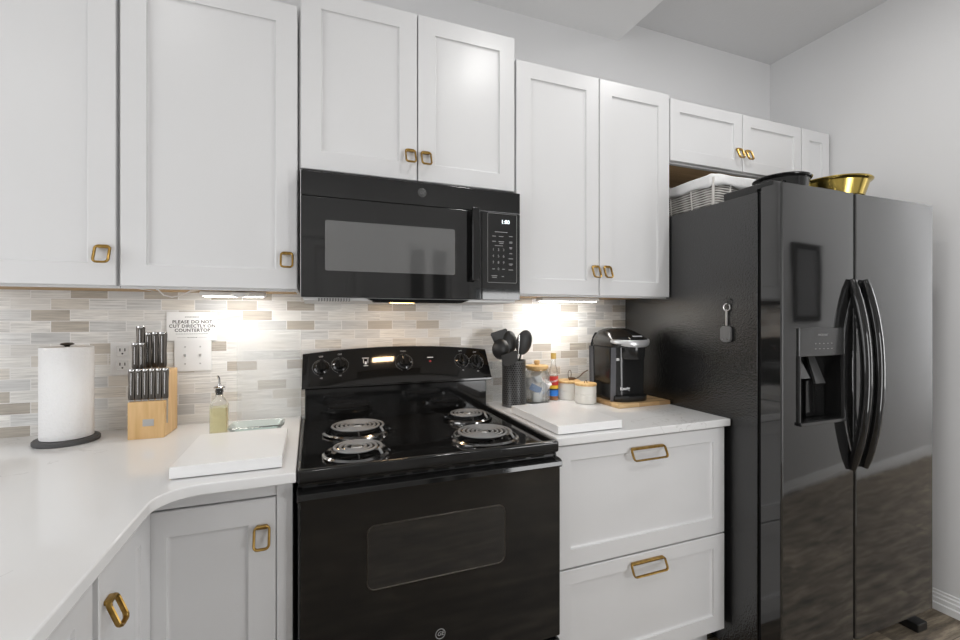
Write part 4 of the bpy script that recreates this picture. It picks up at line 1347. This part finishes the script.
t, lid = canister('canister', 'cream ceramic canister with a wire loop on its bamboo lid, behind the other canister', 1.179, -0.064, 0.055, 0.078, None)
zt = CT + 0.088
lp = [(1.179 + 0.0085 * math.sin(2 * PI * i / 24) * (1 - 0.25 * math.cos(2 * PI * i / 24)), -0.075, zt + 0.024 - 0.0235 * math.cos(2 * PI * i / 24)) for i in range(24)]
B().tube(lp, 0.0014, 8, True).build('wire_loop', BRONZE, lid)
t, lid = canister('canister', 'cream ceramic canister with a dark knob, in front beside the coffee maker', 1.194, -0.183, 0.0475, 0.080, None)
B().tube([(1.188, -0.182, CT + 0.090), (1.191, -0.182, CT + 0.099), (1.198, -0.182, CT + 0.101), (1.203, -0.182, CT + 0.0905)], 0.0018, 8).build('knob', BRONZE, lid)
t = thing('measuring_scoop', 'dark bronze scoop resting on the rear canister with its handle pointing up', 'scoop', (1.21, -0.085, CT + 0.088))
B().tube([(1.212, -0.060, CT + 0.0905), (1.225, -0.060, CT + 0.092), (1.245, -0.060, CT + 0.101), (1.268, -0.056, CT + 0.117), (1.295, -0.052, CT + 0.128)], [0.006, 0.0045, 0.0045, 0.0055, 0.006], 10, ry=[0.002, 0.0018, 0.0018, 0.0018, 0.0018]).build('handle', BRONZE, t)
B().lathe([(0, 0), (0.012, 0.0005), (0.017, 0.005), (0.018, 0.009), (0.0168, 0.009), (0.0158, 0.006), (0.011, 0.002), (0, 0.0015)], (1.200, -0.060, CT + 0.0882), 24).build('cup', BRONZE, t)

# wooden board and coffee maker
o = B().box(1.245, 1.526, -0.348, -0.060, CT, CT + 0.018, 0.003, 2).build('chopping_board', BUTCHER)
tag(o, 'striped butcher block board under the coffee maker', 'cutting board')
KZ = CT + 0.018
kx0, kx1 = 1.266, 1.443
kxc = (kx0 + kx1) / 2
t = thing('coffee_maker', 'black single-serve coffee maker with silver trim on the striped wooden board', 'coffee maker', (kxc, -0.2, KZ))


def oval(x0, x1, y0, y1, r, z, k=8):
    return [Vector(p) for p in rr_loop(x0, x1, y0, y1, r, z, k)]


B().loft([oval(kx0 + 0.004, kx1 - 0.004, -0.324, -0.112, 0.05, KZ), oval(kx0 + 0.001, kx1 - 0.001, -0.328, -0.110, 0.055, KZ + 0.006), oval(kx0 + 0.001, kx1 - 0.001, -0.328, -0.110, 0.055, KZ + 0.024), oval(kx0 + 0.008, kx1 - 0.008, -0.320, -0.116, 0.05, KZ + 0.028)]).build('base', BLKPLASTIC, t)
B().loft([oval(kx0, kx1, -0.300, -0.112, 0.045, KZ + 0.024), oval(kx0 - 0.002, kx1 + 0.002, -0.300, -0.110, 0.045, KZ + 0.15), oval(kx0 - 0.004, kx1 + 0.004, -0.302, -0.110, 0.045, KZ + 0.245)]).build('body', BLKPLASTIC, t)
# head: dome that rises towards the back
hd = B()
secs = []
for k_, (yf_, yb_, xi, z) in enumerate(((-0.330, -0.108, -0.006, 0.238), (-0.338, -0.106, -0.008, 0.252), (-0.334, -0.106, -0.007, 0.268), (-0.296, -0.110, 0.002, 0.290), (-0.266, -0.118, 0.016, 0.306), (-0.244, -0.135, 0.036, 0.315), (-0.222, -0.155, 0.06, 0.319))):
    secs.append(oval(kx0 + xi, kx1 - xi, yf_, yb_, min(0.06, (yb_ - yf_) * 0.42, (kx1 - kx0 - 2 * xi) * 0.45), KZ + z))
hd.loft(secs)
head = hd.build('head', BLKPLASTIC, t, angle=50)
# silver handle band wrapping the front of the head
bd = []
for i in range(25):
    s_ = i / 24
    a = PI + 0.25 + (PI - 0.35) * s_
    x = kxc + (kx1 - kx0 + 0.026) / 2 * math.cos(a)
    y = -0.262 + 0.084 * math.sin(a)
    z = KZ + 0.254 + 0.010 * (abs(math.cos(a)) ** 2.5)
    bd.append((x, y, z))
B().tube(bd, 0.0045, 10, ry=[0.005 + 0.0105 * math.sin(PI * i / 24) ** 0.6 for i in range(25)], up=(0, 0, 1)).build('handle_band', SILVER, t, label='silver handle band')
arc = [(kx0 + 0.018, -0.315, KZ + 0.276), (kx0 + 0.020, -0.28, KZ + 0.297), (kx0 + 0.034, -0.24, KZ + 0.311), (kx0 + 0.055, -0.20, KZ + 0.3195), (kx0 + 0.075, -0.16, KZ + 0.3195)]
B().tube([(kxc - 0.030 + 0.030 * i / 12, -0.325 + 0.165 * i / 12, KZ + 0.272 + 0.0485 * math.sin(PI / 2 * i / 12)) for i in range(13)], 0.0035, 8, ry=0.003).build('lid_trim', SILVER, head)
B().lathe([(0, 0), (0.058, 0), (0.062, 0.006), (0.064, 0.055), (0, 0.055)], (kxc + 0.004, -0.282, KZ + 0.186), 36).build('brew_head', BLKPLASTIC, t)
B().box(kxc - 0.002, kxc + 0.050, -0.309, -0.270, KZ + 0.279, KZ + 0.287, 0.003).build('display_panel', mat('grey_display', (0.45, 0.45, 0.46), 0.25), head)
# water reservoir on the left
rx0, rx1 = 1.270, 1.278
rv = B()
rv.loft([oval(rx0 + 0.008, rx1, -0.283, -0.135, 0.026, KZ + 0.0005), oval(rx0 + 0.006, rx1, -0.286, -0.132, 0.027, KZ + 0.02), oval(rx0 - 0.006, rx1, -0.290, -0.128, 0.027, KZ + 0.236)])
rvo = rv.build('reservoir', DKCLEAR, t, label='smoked clear water reservoir')
B().loft([oval(rx0 - 0.009, rx1 + 0.010, -0.293, -0.126, 0.027, KZ + 0.236), oval(rx0 - 0.009, rx1 + 0.010, -0.293, -0.126, 0.027, KZ + 0.246), oval(rx0 + 0.004, rx1 + 0.016, -0.280, -0.132, 0.026, KZ + 0.278), oval(rx0 + 0.030, rx1 + 0.018, -0.250, -0.145, 0.025, KZ + 0.298)]).build('reservoir_lid', mat('dark_lid', (0.035, 0.035, 0.037), 0.2), t)
B().box(rx0 + 0.006, rx0 + 0.024, -0.2965, -0.290, KZ + 0.178, KZ + 0.190, 0.002).build('level_mark', mat('pale_mark', (0.6, 0.6, 0.6), 0.4), rvo)
text_bm('Keurig', 0.019, face_y(kx0 + 0.050, KZ + 0.056, -0.3012), 0.0006, bold=0.0004).build('lettering', WINK, t)

sc.render.film_transparent = False
